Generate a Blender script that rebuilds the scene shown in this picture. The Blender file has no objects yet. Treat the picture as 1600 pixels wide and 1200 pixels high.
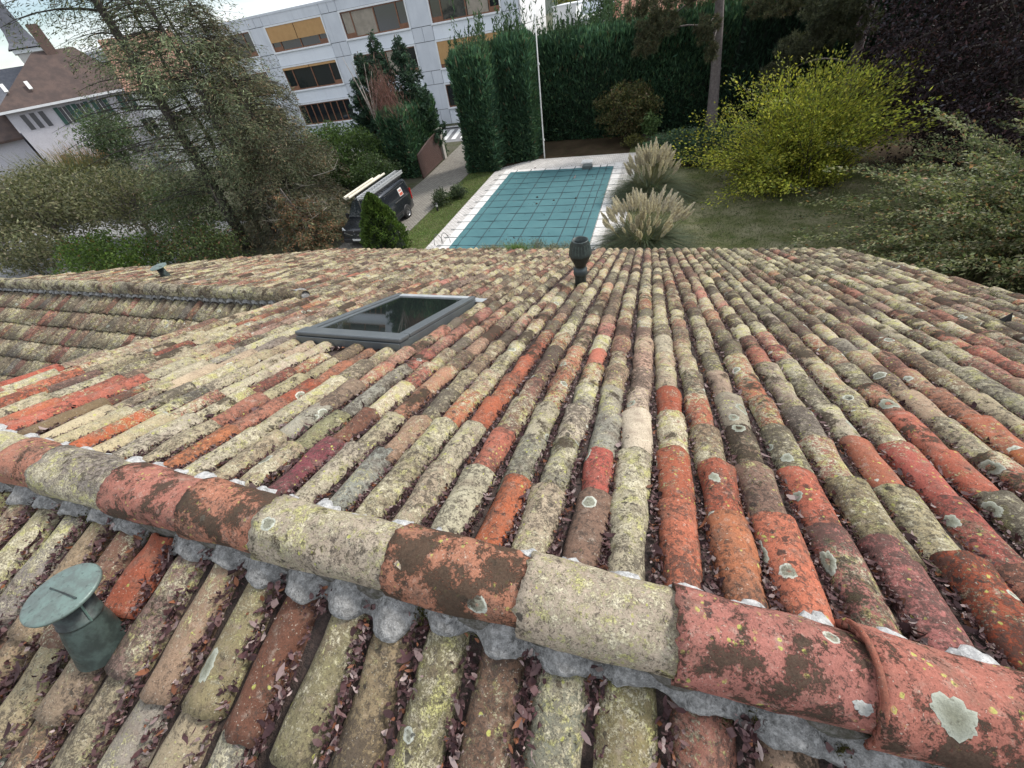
import bpy, math, random
import numpy as np
from mathutils import Vector, Matrix
R = math.radians
rng = np.random.default_rng(11)
random.seed(5)
SC = bpy.context.scene
COL = SC.collection

# ------------------------------------------------------------------ camera
PITCH, ROLL, YAW, FPX = R(43.63), R(10.72), R(23.45), 609.0
CAMZ = 8.2
HD = np.array([-math.sin(YAW), math.cos(YAW), 0.0])
RT = np.array([math.cos(YAW), math.sin(YAW), 0.0])
FW = HD*math.cos(PITCH) + np.array([0, 0, -math.sin(PITCH)])
UP = np.cross(RT, FW)
_c, _s = math.cos(ROLL), math.sin(ROLL)
CX, CY = _c*RT - _s*UP, _s*RT + _c*UP
cam = bpy.data.cameras.new('camera')
cam.sensor_width = 36.0
cam.lens = 36.0*FPX/1600.0
cam.clip_start, cam.clip_end = 0.05, 3000.0
camo = bpy.data.objects.new('camera', cam)
COL.objects.link(camo)
camo.matrix_world = Matrix(((CX[0], CY[0], -FW[0], 0), (CX[1], CY[1], -FW[1], 0), (CX[2], CY[2], -FW[2], CAMZ), (0, 0, 0, 1)))
SC.camera = camo

def pix(P):
    """picture position (1600 x 1200) of world points, only used to rank roof tiles by how large they show"""
    P = np.atleast_2d(P) - np.array([0, 0, CAMZ])
    z = P@FW
    z = np.where(abs(z) < 1e-6, 1e-6, z)
    return 800 + FPX*(P@CX)/z, 600 - FPX*(P@CY)/z, z

# ------------------------------------------------------------------ sky, sun, exposure
SUN_AZ, SUN_EL = R(48), R(44)          # azimuth from +Y (down the far slope) towards +X
world = bpy.data.worlds.new('World'); SC.world = world; world.use_nodes = True
wn = world.node_tree; wn.nodes.clear()
def wnode(t, **k):
    n = wn.nodes.new(t)
    for a, b in k.items(): setattr(n, a, b)
    return n
sky = wnode('ShaderNodeTexSky', sky_type='NISHITA', sun_disc=False)
sky.sun_elevation = SUN_EL; sky.sun_rotation = SUN_AZ; sky.altitude = 400; sky.air_density = 1.0; sky.dust_density = 0.6
tc = wnode('ShaderNodeTexCoord')
mp = wnode('ShaderNodeMapping'); mp.inputs['Scale'].default_value = (1.0, 1.0, 3.2)
nz = wnode('ShaderNodeTexNoise'); nz.inputs['Scale'].default_value = 2.6; nz.inputs['Detail'].default_value = 7; nz.inputs['Roughness'].default_value = 0.55
mr = wnode('ShaderNodeMapRange'); mr.inputs['From Min'].default_value = 0.35; mr.inputs['From Max'].default_value = 0.54
nz2 = wnode('ShaderNodeTexNoise'); nz2.inputs['Scale'].default_value = 5.0; nz2.inputs['Detail'].default_value = 5
cr = wnode('ShaderNodeMix', data_type='RGBA'); cr.inputs[6].default_value = (6.6, 7.1, 7.8, 1); cr.inputs[7].default_value = (10.6, 10.8, 11.0, 1)
mx = wnode('ShaderNodeMix', data_type='RGBA')
bg = wnode('ShaderNodeBackground'); bg.inputs['Strength'].default_value = 0.10
wo = wnode('ShaderNodeOutputWorld')
L = wn.links.new
L(tc.outputs['Generated'], mp.inputs['Vector']); L(mp.outputs[0], nz.inputs['Vector']); L(mp.outputs[0], nz2.inputs['Vector'])
L(nz.outputs['Fac'], mr.inputs['Value']); L(mr.outputs[0], mx.inputs[0]); L(nz2.outputs['Fac'], cr.inputs[0])
L(sky.outputs[0], mx.inputs[6]); L(cr.outputs[2], mx.inputs[7]); L(mx.outputs[2], bg.inputs[0]); L(bg.outputs[0], wo.inputs[0])
sun = bpy.data.lights.new('sun', 'SUN'); sun.energy = 2.8; sun.angle = R(12); sun.color = (1.0, 0.95, 0.88)
suno = bpy.data.objects.new('sun', sun); COL.objects.link(suno)
sd = Vector((math.sin(SUN_AZ)*math.cos(SUN_EL), math.cos(SUN_AZ)*math.cos(SUN_EL), math.sin(SUN_EL)))
suno.rotation_euler = sd.to_track_quat('Z', 'Y').to_euler(); suno.location = (20, 20, 40)
vs = SC.view_settings
vs.view_transform = 'Standard'; vs.look = 'None'; vs.gamma = 1.0; vs.use_curve_mapping = False
vs.exposure = 0.58
SC.cycles.max_bounces = 6; SC.cycles.transparent_max_bounces = 6
SC.cycles.use_denoising = True

# ------------------------------------------------------------------ mesh helpers
W = {}                                    # world origin of things
def tag(o, label=None, cat=None, group=None, kind=None):
    if label: o['label'] = label
    if cat: o['category'] = cat
    if group: o['group'] = group
    if kind: o['kind'] = kind
    return o
def empty(name, loc=(0, 0, 0), label=None, cat=None, group=None, rz=0.0):
    o = bpy.data.objects.new(name, None); COL.objects.link(o); o.location = loc; o.rotation_euler = (0, 0, rz)
    o.empty_display_size = 0.1
    W[o.name] = np.array(loc, float)
    return tag(o, label, cat, group)
def mesh(name, V, F, smooth=False, attrs=None):
    """V (n,3); F = list of index arrays (m,k) of uniform k"""
    V = np.asarray(V, np.float32)
    me = bpy.data.meshes.new(name)
    if not isinstance(F, list): F = [F]
    F = [np.asarray(f, np.int32) for f in F if len(f)]
    me.vertices.add(len(V)); me.vertices.foreach_set('co', V.ravel())
    tot = np.concatenate([np.full(len(f), f.shape[1], np.int32) for f in F])
    idx = np.concatenate([f.ravel() for f in F])
    start = np.concatenate([[0], np.cumsum(tot)[:-1]]).astype(np.int32)
    me.loops.add(len(idx)); me.loops.foreach_set('vertex_index', idx)
    me.polygons.add(len(tot)); me.polygons.foreach_set('loop_start', start)
    try: me.polygons.foreach_set('loop_total', tot)
    except Exception: pass
    me.polygons.foreach_set('use_smooth', np.full(len(tot), bool(smooth)))
    for k, a in (attrs or {}).items():
        a = np.asarray(a, np.float32)
        if a.ndim == 1:
            at = me.attributes.new(k, 'FLOAT', 'POINT'); at.data.foreach_set('value', a)
        else:
            if a.shape[1] == 3: a = np.hstack([a, np.ones((len(a), 1), np.float32)])
            at = me.attributes.new(k, 'FLOAT_COLOR', 'POINT'); at.data.foreach_set('color', a.ravel())
    me.update(calc_edges=True)
    me.validate()
    return me
def build(name, V, F, mat, parent=None, smooth=False, attrs=None, local=False, centre=False, bevel=0.0):
    V = np.asarray(V, float).reshape(-1, 3)
    w = np.zeros(3)
    if parent is not None and not local: w = W[parent.name]
    c = np.zeros(3)
    if centre: c = np.array([V[:, 0].mean(), V[:, 1].mean(), V[:, 2].mean() if parent is not None else V[:, 2].min()])
    ob = bpy.data.objects.new(name, mesh(name, V - (c if centre else w), F, smooth, attrs))
    COL.objects.link(ob)
    if mat is not None: ob.data.materials.append(mat)
    if parent is not None: ob.parent = parent
    if centre: ob.location = c - w
    W[ob.name] = c if centre else w
    if bevel:
        b = ob.modifiers.new('bevel', 'BEVEL'); b.width = bevel; b.segments = 2; b.limit_method = 'ANGLE'
    return ob
class MB:
    def __init__(s): s.V = []; s.F = {}; s.n = 0; s.A = {}
    def add(s, V, F, **attrs):
        V = np.asarray(V, float).reshape(-1, 3)
        if not isinstance(F, list): F = [F]
        for f in F:
            f = np.asarray(f, int)
            if len(f): s.F.setdefault(f.shape[1], []).append(f + s.n)
        for k, a in attrs.items():
            a = np.asarray(a, float)
            if a.ndim <= 1 and a.size in (3, 4) and k != 'rnd': a = np.tile(a, (len(V), 1))
            elif a.ndim == 0: a = np.full(len(V), float(a))
            s.A.setdefault(k, []).append(a)
        s.V.append(V); s.n += len(V); return s
    def box(s, x0, x1, y0, y1, z0, z1, **k): V, F = box(x0, x1, y0, y1, z0, z1); return s.add(V, F, **k)
    def tube(s, pts, rad, n=8, cap=True, **k): V, F = tube(pts, rad, n, cap); return s.add(V, F, **k)
    def obox(s, c, ax, h, **k): V, F = obox(c, ax, h); return s.add(V, F, **k)
    def build(s, name, mat, parent=None, **k):
        return build(name, np.vstack(s.V), [np.vstack(f) for f in s.F.values()], mat, parent,
                     attrs={a: np.concatenate(v) for a, v in s.A.items()}, **k)
BF = np.array([[0, 3, 2, 1], [4, 5, 6, 7], [0, 1, 5, 4], [1, 2, 6, 5], [2, 3, 7, 6], [3, 0, 4, 7]])
def box(x0, x1, y0, y1, z0, z1):
    return np.array([[x0, y0, z0], [x1, y0, z0], [x1, y1, z0], [x0, y1, z0], [x0, y0, z1], [x1, y0, z1], [x1, y1, z1], [x0, y1, z1]], float), BF
def obox(c, ax, h):
    c = np.asarray(c, float); ax = [np.asarray(a, float)/np.linalg.norm(a) for a in ax]
    V, F = box(-h[0], h[0], -h[1], h[1], -h[2], h[2])
    return c + V[:, :1]*ax[0] + V[:, 1:2]*ax[1] + V[:, 2:]*ax[2], F
def tube(pts, rad, n=8, cap=True):
    P = np.asarray(pts, float); m = len(P); r = np.full(m, rad, float) if np.isscalar(rad) else np.asarray(rad, float)
    T = np.gradient(P, axis=0); T /= np.linalg.norm(T, axis=1)[:, None] + 1e-12
    ref = np.array([0, 0, 1.0]) if abs(T[:, 2]).mean() < .9 else np.array([1.0, 0, 0])
    A = np.cross(T, ref); A /= np.linalg.norm(A, axis=1)[:, None] + 1e-12; B = np.cross(T, A)
    th = np.arange(n)*2*math.pi/n
    V = (P[:, None] + r[:, None, None]*(A[:, None]*np.cos(th)[None, :, None] + B[:, None]*np.sin(th)[None, :, None])).reshape(-1, 3)
    i, j = np.meshgrid(np.arange(m - 1), np.arange(n), indexing='ij'); i = i.ravel(); j = j.ravel(); k = (j + 1) % n
    Q = np.stack([i*n + j, i*n + k, (i + 1)*n + k, (i + 1)*n + j], 1)
    F = [Q]
    if cap: F += [np.arange(n)[None, ::-1], (np.arange(n) + (m - 1)*n)[None]]
    return V, F
def lathe(prof, n=24, c=(0, 0, 0), M=None):
    """prof: (r,z) pairs"""
    p = np.asarray(prof, float); m = len(p); th = np.arange(n)*2*math.pi/n
    V = np.stack([p[:, 0, None]*np.cos(th), p[:, 0, None]*np.sin(th), np.repeat(p[:, 1, None], n, 1)], -1).reshape(-1, 3)
    if M is not None: V = V@np.asarray(M).T
    i, j = np.meshgrid(np.arange(m - 1), np.arange(n), indexing='ij'); i = i.ravel(); j = j.ravel(); k = (j + 1) % n
    return V + np.asarray(c, float), np.stack([i*n + j, i*n + k, (i + 1)*n + k, (i + 1)*n + j], 1)
def grid(nu, nv):
    i, j = np.meshgrid(np.arange(nv - 1), np.arange(nu - 1), indexing='ij'); i = i.ravel(); j = j.ravel()
    return np.stack([i*nu + j, i*nu + j + 1, (i + 1)*nu + j + 1, (i + 1)*nu + j], 1)
def wob(P, f, seed=0, amp=1.0):
    """cheap smooth vector noise"""
    P = np.asarray(P, float); r = np.random.default_rng(seed); out = np.zeros(P.shape)
    for o in range(4):
        K = r.normal(size=(3, 3))*f*(1.7**o); ph = r.uniform(0, 6.28, 3)
        out += np.sin(P@K.T + ph)*(0.6**o)
    return out*amp*0.5
def unit(v): v = np.asarray(v, float); return v/np.linalg.norm(v)

# ------------------------------------------------------------------ materials
class NB:
    def __init__(s, name):
        s.m = bpy.data.materials.new(name); s.m.use_nodes = True; s.t = s.m.node_tree; s.t.nodes.clear()
        s.out = s.n('ShaderNodeOutputMaterial'); s.b = s.n('ShaderNodeBsdfPrincipled'); s.l(s.b.outputs[0], s.out.inputs[0])
    def n(s, t, **k):
        n = s.t.nodes.new(t)
        for a, b in k.items(): setattr(n, a, b)
        return n
    def l(s, a, b): s.t.links.new(a, b)
    def put(s, sock, v):
        if isinstance(v, (int, float)): sock.default_value = v
        elif isinstance(v, (tuple, list)): sock.default_value = tuple(v) if len(v) != 3 or sock.type != 'RGBA' else (*v, 1)
        elif v is not None: s.l(v, sock)
    def attr(s, name): return s.n('ShaderNodeAttribute', attribute_name=name)
    def pos(s): return s.n('ShaderNodeNewGeometry').outputs['Position']
    def obj(s): return s.n('ShaderNodeTexCoord').outputs['Object']
    def math(s, op, a, b=0.0, clamp=False):
        n = s.n('ShaderNodeMath', operation=op, use_clamp=clamp); s.put(n.inputs[0], a); s.put(n.inputs[1], b); return n.outputs[0]
    def vadd(s, a, b): n = s.n('ShaderNodeVectorMath', operation='ADD'); s.put(n.inputs[0], a); s.put(n.inputs[1], b); return n.outputs[0]
    def vmul(s, a, b): n = s.n('ShaderNodeVectorMath', operation='MULTIPLY'); s.put(n.inputs[0], a); s.put(n.inputs[1], b); return n.outputs[0]
    def noise(s, vec, scale, detail=4, rough=.55, dist=0):
        n = s.n('ShaderNodeTexNoise'); s.put(n.inputs['Vector'], vec)
        n.inputs['Scale'].default_value = scale; n.inputs['Detail'].default_value = detail; n.inputs['Roughness'].default_value = rough; n.inputs['Distortion'].default_value = dist
        return n.outputs['Fac']
    def vor(s, vec, scale, rnd=1.0):
        n = s.n('ShaderNodeTexVoronoi'); s.put(n.inputs['Vector'], vec); n.inputs['Scale'].default_value = scale; n.inputs['Randomness'].default_value = rnd
        sp = s.n('ShaderNodeSeparateColor'); s.l(n.outputs['Color'], sp.inputs[0])
        return n.outputs['Distance'], sp.outputs[0], sp.outputs[1]
    def ramp(s, v, lo, hi, a=0.0, b=1.0):
        n = s.n('ShaderNodeMapRange', interpolation_type='SMOOTHSTEP'); s.put(n.inputs['Value'], v)
        s.put(n.inputs['From Min'], lo); s.put(n.inputs['From Max'], hi); s.put(n.inputs['To Min'], a); s.put(n.inputs['To Max'], b); return n.outputs[0]
    def mix(s, f, a, b, blend='MIX'):
        n = s.n('ShaderNodeMix', data_type='RGBA', blend_type=blend); s.put(n.inputs[0], f); s.put(n.inputs[6], a); s.put(n.inputs[7], b); return n.outputs[2]
    def bump(s, h, strength=.5, dist=.01):
        n = s.n('ShaderNodeBump'); n.inputs['Strength'].default_value = strength; n.inputs['Distance'].default_value = dist; s.l(h, n.inputs['Height']); s.l(n.outputs[0], s.b.inputs['Normal'])
    def set(s, **k):
        for a, v in k.items(): s.put(s.b.inputs[a.replace('_', ' ')], v)
        return s
def plain(name, col, col2=None, scale=6.0, rough=.7, bump=0.0, bscale=60.0, metal=0.0, spec=.5, attr=False, grain=.25, space='pos'):
    """col blended with col2 over a noise, plus fine grain"""
    b = NB(name); p = b.pos() if space == 'pos' else b.obj()
    c = b.attr('col').outputs['Color'] if attr else col
    if col2 is not None: c = b.mix(b.ramp(b.noise(p, scale, 5, .6), .35, .68), c, col2)
    g = b.noise(p, bscale, 3, .6)
    c = b.mix(1.0, c, b.mix(g, (1 - grain,)*3, (1 + grain,)*3), 'MULTIPLY')
    b.set(Base_Color=c, Roughness=rough, Metallic=metal); b.b.inputs['Specular IOR Level'].default_value = spec
    if bump: b.bump(g, bump, .02)
    return b.m
def foliage(name, trans=.3, rough=.55):
    b = NB(name); c = b.attr('col').outputs['Color']
    b.set(Base_Color=c, Roughness=rough); b.b.inputs['Specular IOR Level'].default_value = .25
    t = b.n('ShaderNodeBsdfTranslucent'); b.l(b.mix(1.0, c, (1.1, 1.15, .7), 'MULTIPLY'), t.inputs[0])
    m = b.n('ShaderNodeMixShader'); m.inputs[0].default_value = trans; b.l(b.b.outputs[0], m.inputs[1]); b.l(t.outputs[0], m.inputs[2]); b.l(m.outputs[0], b.out.inputs[0])
    return b.m
def tile_material():
    """weathered clay: own colour 'col' (alpha = lichen cover), 'aux' = (moss, black spots, rings/yellow dots), 'rnd' shifts the pattern"""
    b = NB('weathered_clay')
    at = b.attr('col'); ax = b.attr('aux'); rn = b.attr('rnd').outputs['Fac']
    sp = b.n('ShaderNodeSeparateColor'); b.l(ax.outputs['Color'], sp.inputs[0])
    moss, blk, dot = sp.outputs[0], sp.outputs[1], sp.outputs[2]
    lich = at.outputs['Alpha']
    cmb = b.n('ShaderNodeCombineXYZ'); b.l(b.math('MULTIPLY', rn, 37.0), cmb.inputs[0]); b.l(b.math('MULTIPLY', rn, 91.0), cmb.inputs[1]); b.l(b.math('MULTIPLY', rn, 53.0), cmb.inputs[2])
    p = b.vadd(b.pos(), cmb.outputs[0])
    wn_ = b.n('ShaderNodeTexNoise'); b.l(p, wn_.inputs['Vector']); wn_.inputs['Scale'].default_value = 42; wn_.inputs['Detail'].default_value = 4
    pw = b.vadd(p, b.vmul(b.vadd(wn_.outputs['Color'], (-.5, -.5, -.5)), (.05, .05, .05)))
    big = b.noise(b.pos(), 2.6, 5, .62); n1 = b.noise(p, 9, 6, .68); n2 = b.noise(p, 36, 6, .7); n3 = b.noise(p, 210, 3, .6); n5 = b.noise(p, 110, 5, .8); n4 = b.noise(pw, 26, 8, .78)
    def M(x, y): return b.math('MULTIPLY', x, y)
    def A(x, y): return b.math('ADD', x, y)
    c = b.mix(1.0, at.outputs['Color'], b.mix(n2, (.66, .64, .62), (1.30, 1.32, 1.33)), 'MULTIPLY')
    c = b.mix(b.ramp(n1, .46, .74, 0, .7), c, (.15, .105, .08))                      # soot brown weathering
    c = b.mix(b.ramp(b.noise(p, 22, 5, .7), .54, .72, 0, .45), c, (.40, .33, .27))     # chalky bloom
    c = b.mix(1.0, c, b.mix(n3, (.70, .70, .70), (1.28, 1.28, 1.28)), 'MULTIPLY')
    # pale crustose lichen, broken up at several sizes
    cm = A(A(M(n4, .46), M(n5, .36)), M(big, .30))
    cm = A(cm, M(b.math('SUBTRACT', lich, .5), .30))
    crust = b.ramp(cm, .55, .605)
    cc = b.mix(b.ramp(n2, .36, .64), (.35, .31, .20), (.58, .535, .39))
    cc = b.mix(b.ramp(b.noise(p, 14, 5, .65), .475, .62), cc, (.46, .44, .185))
    cc = b.mix(b.ramp(b.noise(p, 130, 4, .7), .48, .66), cc, (.15, .13, .10))
    c = b.mix(M(crust, .94), c, cc)
    # dark patina in specks and patches between the crusts
    dk = A(A(M(b.noise(pw, 40, 8, .8), .62), M(n5, .30)), M(b.math('SUBTRACT', blk, .5), .30))
    dk = A(dk, M(b.math('SUBTRACT', big, .5), -.30))
    dkm = b.ramp(dk, .485, .55)
    c = b.mix(M(dkm, .80), c, b.mix(n5, (.022, .018, .016), (.080, .062, .052)))
    # yellow rosettes in loose groups
    grp = b.ramp(b.noise(p, 11, 3, .5), .50, .62)
    d, r1, r2 = b.vor(b.vadd(p, b.vmul(b.vadd(wn_.outputs['Color'], (-.5, -.5, -.5)), (.016, .016, .016))), 52)
    yl = M(M(b.ramp(b.math('DIVIDE', d, A(.5, r2)), .24, .32, 1, 0), b.ramp(r1, b.math('SUBTRACT', 1.0, M(dot, .55)), b.math('SUBTRACT', 1.02, M(dot, .55)))), grp)
    c = b.mix(M(yl, .85), c, b.mix(n5, (.30, .31, .08), (.56, .55, .16)))
    # round grey green lichens with pale rims
    d, r1, r2 = b.vor(b.vadd(p, b.vmul(b.vadd(wn_.outputs['Color'], (-.5, -.5, -.5)), (.022, .022, .022))), 8.5)
    rad = A(.14, M(r2, .25)); rel = b.math('DIVIDE', d, rad)
    disc = b.ramp(rel, .93, 1.0, 1, 0)
    sel = b.math('GREATER_THAN', r1, b.math('SUBTRACT', 1.0, M(dot, .13)))
    rc = b.mix(b.ramp(rel, .66, .84), b.mix(n5, (.13, .13, .10), (.33, .335, .26)), (.50, .52, .45))
    hole = b.ramp(rel, .14, .36)
    c = b.mix(M(M(disc, sel), A(.2, M(hole, .75))), c, rc)
    # round black spots, clustered
    d, r1, r2 = b.vor(pw, 30)
    sp1 = M(b.ramp(b.math('DIVIDE', d, A(.06, M(M(r2, r2), .50))), .7, 1.0, 1, 0), b.ramp(r1, b.math('SUBTRACT', .98, M(blk, .5)), b.math('SUBTRACT', 1.0, M(blk, .5))))
    sp1 = M(sp1, b.ramp(b.noise(p, 7, 3, .5), .40, .58))
    c = b.mix(M(sp1, .8), c, (.035, .031, .028))
    # fine dark and pale flecks
    d, r1, r2 = b.vor(pw, 120)
    fl = M(b.ramp(d, .22, .40, 1, 0), b.ramp(r1, .62, .66)); c = b.mix(M(fl, .62), c, (.045, .038, .033))
    fl = M(b.ramp(d, .18, .34, 1, 0), b.ramp(r1, .16, .12, 0, 1)); c = b.mix(M(fl, .6), c, (.50, .47, .39))
    # dark moss cushions
    mm = A(A(M(b.noise(pw, 6.5, 8, .72), .80), M(n5, .28)), M(b.math('SUBTRACT', moss, .5), .34))
    mmask = b.ramp(mm, .60, .645)
    c = b.mix(M(mmask, .93), c, b.mix(n5, (.020, .015, .012), (.095, .070, .048)))
    c = b.mix(1.0, c, b.mix(b.noise(p, 320, 3, .7), (.62, .62, .62), (1.38, 1.38, 1.38)), 'MULTIPLY')
    c = b.mix(1.0, c, b.mix(b.ramp(n5, .3, .7), (.78, .77, .76), (1.2, 1.2, 1.2)), 'MULTIPLY')
    b.set(Base_Color=c, Roughness=.9); b.b.inputs['Specular IOR Level'].default_value = .2
    h = A(M(n2, .5), M(n3, .3)); h = A(h, M(crust, .28)); h = A(h, M(mmask, .6)); h = A(h, M(n5, .35)); h = A(h, M(dkm, .12))
    b.bump(h, .8, .006)
    return b.m
def spotted(name, col, col2, spot, cover=.5, scale=22, bump=.6):
    b = NB(name); p = b.pos(); n2 = b.noise(p, 40, 5, .65); n3 = b.noise(p, 160, 3, .6)
    c = b.mix(b.ramp(n2, .35, .7), col, col2)
    c = b.mix(1.0, c, b.mix(n3, (.75,)*3, (1.25,)*3), 'MULTIPLY')
    wn_ = b.n('ShaderNodeTexNoise'); b.l(p, wn_.inputs['Vector']); wn_.inputs['Scale'].default_value = 45
    pw = b.vadd(p, b.vmul(b.vadd(wn_.outputs['Color'], (-.5,)*3), (.02,)*3))
    s2 = b.ramp(b.noise(pw, 26, 5, .7), .58, .66)
    s3 = b.ramp(b.math('ADD', b.math('MULTIPLY', b.noise(pw, 55, 6, .8), .7), b.math('MULTIPLY', b.noise(p, 12, 4, .6), .3)), .53, .60)
    c = b.mix(b.math('MULTIPLY', b.math('MAXIMUM', b.math('MULTIPLY', s3, cover + .2), b.math('MULTIPLY', s2, cover)), .8), c, spot)
    c = b.mix(1.0, c, b.mix(b.noise(p, 300, 3, .7), (.6,)*3, (1.4,)*3), 'MULTIPLY')
    b.set(Base_Color=c, Roughness=.9); b.b.inputs['Specular IOR Level'].default_value = .2
    b.bump(b.math('ADD', n2, b.math('MULTIPLY', n3, .4)), bump, .008)
    return b.m
M_TILE = tile_material()
M_MORTAR = spotted('grey_mortar', (.165, .163, .158), (.34, .336, .328), (.028, .027, .025), .6, 26, 1.0)
M_LIME = spotted('white_mortar', (.32, .32, .32), (.52, .52, .51), (.05, .05, .05), .5)
M_BED = spotted('mossy_bed', (.075, .068, .055), (.16, .15, .14), (.03, .035, .012), .5)
M_DECK = plain('dark_channel', (.035, .026, .023), (.075, .05, .042), 30, .95, .8, 120)
M_LEAF = foliage('dry_leaf', .15, .6)
M_GREEN = foliage('foliage', .35, .5)
M_NEEDLE = foliage('needles', .2, .6)
M_BARK = plain('bark', (.10, .085, .075), (.16, .14, .125), 14, .9, .9, 55)
def copper_material():
    b = NB('weathered_copper'); p = b.pos(); n = b.noise(p, 18, 5, .65); n2 = b.noise(p, 70, 4, .6)
    at = b.attr('col'); c = b.mix(b.math('MULTIPLY', b.ramp(n, .4, .66), at.outputs['Alpha']), at.outputs['Color'], (.17, .25, .225))
    c = b.mix(b.ramp(n2, .55, .75, 0, .6), c, (.03, .035, .033))
    b.set(Base_Color=c, Roughness=b.ramp(n2, .3, .7, .35, .6), Metallic=.25); b.bump(n2, .15, .004); return b.m
M_COPPER = copper_material()
# ------------------------------------------------------------------ the house whose roof fills the picture
T20, T18 = math.tan(R(20)), math.tan(R(18))
RIDGE_Y, RIDGE_Z = .42, 6.70
def zfar(y): return 6.74 - T20*(y - .58)          # crowns of the cover tiles, slope falling away from the camera
def znear(y): return 6.65 - T18*(.25 - y)
WING_Y = 4.03
def zwing(y): return zfar(WING_Y) - .02 - T20*(WING_Y - y)
house = empty('tiled_house', (-2.0, 3.0, 0.0), 'old house under a lichen covered barrel tile roof, seen from its ridge', 'house')
RED, ORG, PINK, BUFF, CREAM = (.35, .100, .062), (.40, .135, .078), (.36, .155, .112), (.40, .335, .225), (.45, .395, .295)
TAN, BROWN, GREY, OLIVE, DRED = (.31, .215, .15), (.20, .122, .088), (.27, .25, .21), (.25, .215, .12), (.17, .062, .048)
def jit(c, a=.10): return tuple(np.clip(np.array(c)*(1 + rng.normal(0, a)) + rng.normal(0, .008, 3), .02, .8))

def tile_geom(nu, nv, Lg, w0, w1, h0, h1, th=.013, seed=0, amp=.0022, chip=.006, a_max=84):
    r = np.random.default_rng(seed)
    a = np.radians(np.linspace(-a_max, a_max, nu)); v = np.linspace(0, 1, nv)
    A, Vv = np.meshgrid(a, v); w = w0 + (w1 - w0)*Vv; h = h0 + (h1 - h0)*Vv
    ph = r.uniform(0, 6.28, 6); am = r.normal(0, amp, 6)
    dr = am[0]*np.sin(2*A + ph[0]) + am[1]*np.sin(3*A + 5*Vv + ph[1]) + am[2]*np.sin(9*Vv + ph[2]) + am[3]*np.sin(5*A - 7*Vv + ph[3]) + r.normal(0, amp*.25, A.shape)
    U = (w + dr)*np.sin(A); N = (h + dr)*np.cos(A); Y = Vv*Lg
    e0 = r.normal(0, chip*.5, nu); e1 = r.normal(0, chip*.5, nu)
    if r.random() < .35: k = r.integers(0, nu); e1[max(0, k - 1):k + 2] -= r.uniform(.004, .02)
    if r.random() < .35: k = r.integers(0, nu); e0[max(0, k - 1):k + 2] += r.uniform(.004, .02)
    Y = Y.copy(); Y[0] += e0; Y[-1] += e1
    O = np.stack([U, Y, N], -1).reshape(-1, 3)
    def ring(k):
        return np.stack([(w[k] - th)*np.sin(a), Y[k], (h[k] - th)*np.cos(a)], -1)
    i0, i1 = ring(0), ring(-1)
    i2 = i1 + np.array([0, -.05, -.004])          # a little of the underside behind the lower rim
    V = np.vstack([O, i0, i1, i2]); n = nu*nv
    Q = [grid(nu, nv)[:, ::-1]]
    j = np.arange(nu - 1)
    Q.append(np.stack([j, j + 1, n + j + 1, n + j], 1))
    b = (nv - 1)*nu
    Q.append(np.stack([b + j + 1, b + j, n + nu + j, n + nu + j + 1], 1))
    Q.append(np.stack([n + nu + j + 1, n + nu + j, n + 2*nu + j, n + 2*nu + j + 1], 1))
    return V, np.vstack(Q)

class Slope:
    def __init__(s, O, eD, eN, eX=(1, 0, 0)):
        s.O = np.asarray(O, float); s.D = unit(eD); s.N = unit(eN); s.X = np.asarray(eX, float)
    def P(s, x, t, n=0.0): return s.O + np.multiply.outer(x, s.X) + np.multiply.outer(t, s.D) + np.multiply.outer(n, s.N)
far = Slope((0, .50, zfar(.50)), (0, math.cos(R(20)), -math.sin(R(20))), (0, math.sin(R(20)), math.cos(R(20))))
near = Slope((0, .36, znear(.36)), (0, -math.cos(R(18)), -math.sin(R(18))), (0, -math.sin(R(18)), math.cos(R(18))))
wing = Slope((0, WING_Y - .05, zwing(WING_Y - .05)), (0, -math.cos(R(20)), -math.sin(R(20))), (0, -math.sin(R(20)), math.cos(R(20))))
TILES = []          # (slope_key, centre, V, F, col, aux, rnd)
def put_tile(key, S, x, t, Lg, yaw, col, lich, aux, w=(.070, .080), h=(.070, .076), lift=.0, res=(11, 7), seed=0, tilt=.018, roll=0.0):
    V, F = tile_geom(res[0], res[1], Lg, w[0], w[1], h[0], h[1], seed=seed)
    u, y, n = V[:, 0].copy(), V[:, 1].copy(), V[:, 2].copy()
    u, n = u*math.cos(roll) - n*math.sin(roll), u*math.sin(roll) + n*math.cos(roll)
    n = n - .076 - tilt*(1 - y/Lg) + lift
    u2 = u*math.cos(yaw) - (y - Lg/2)*math.sin(yaw); y2 = u*math.sin(yaw) + (y - Lg/2)*math.cos(yaw) + Lg/2
    P = S.O + np.outer(x + u2, S.X) + np.outer(t + y2, S.D) + np.outer(n, S.N)
    TILES.append((key, P.mean(0), P, F, (*col, lich), aux, rng.random()))
PAL = [RED, ORG, PINK, BUFF, CREAM, TAN, BROWN, GREY]
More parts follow.
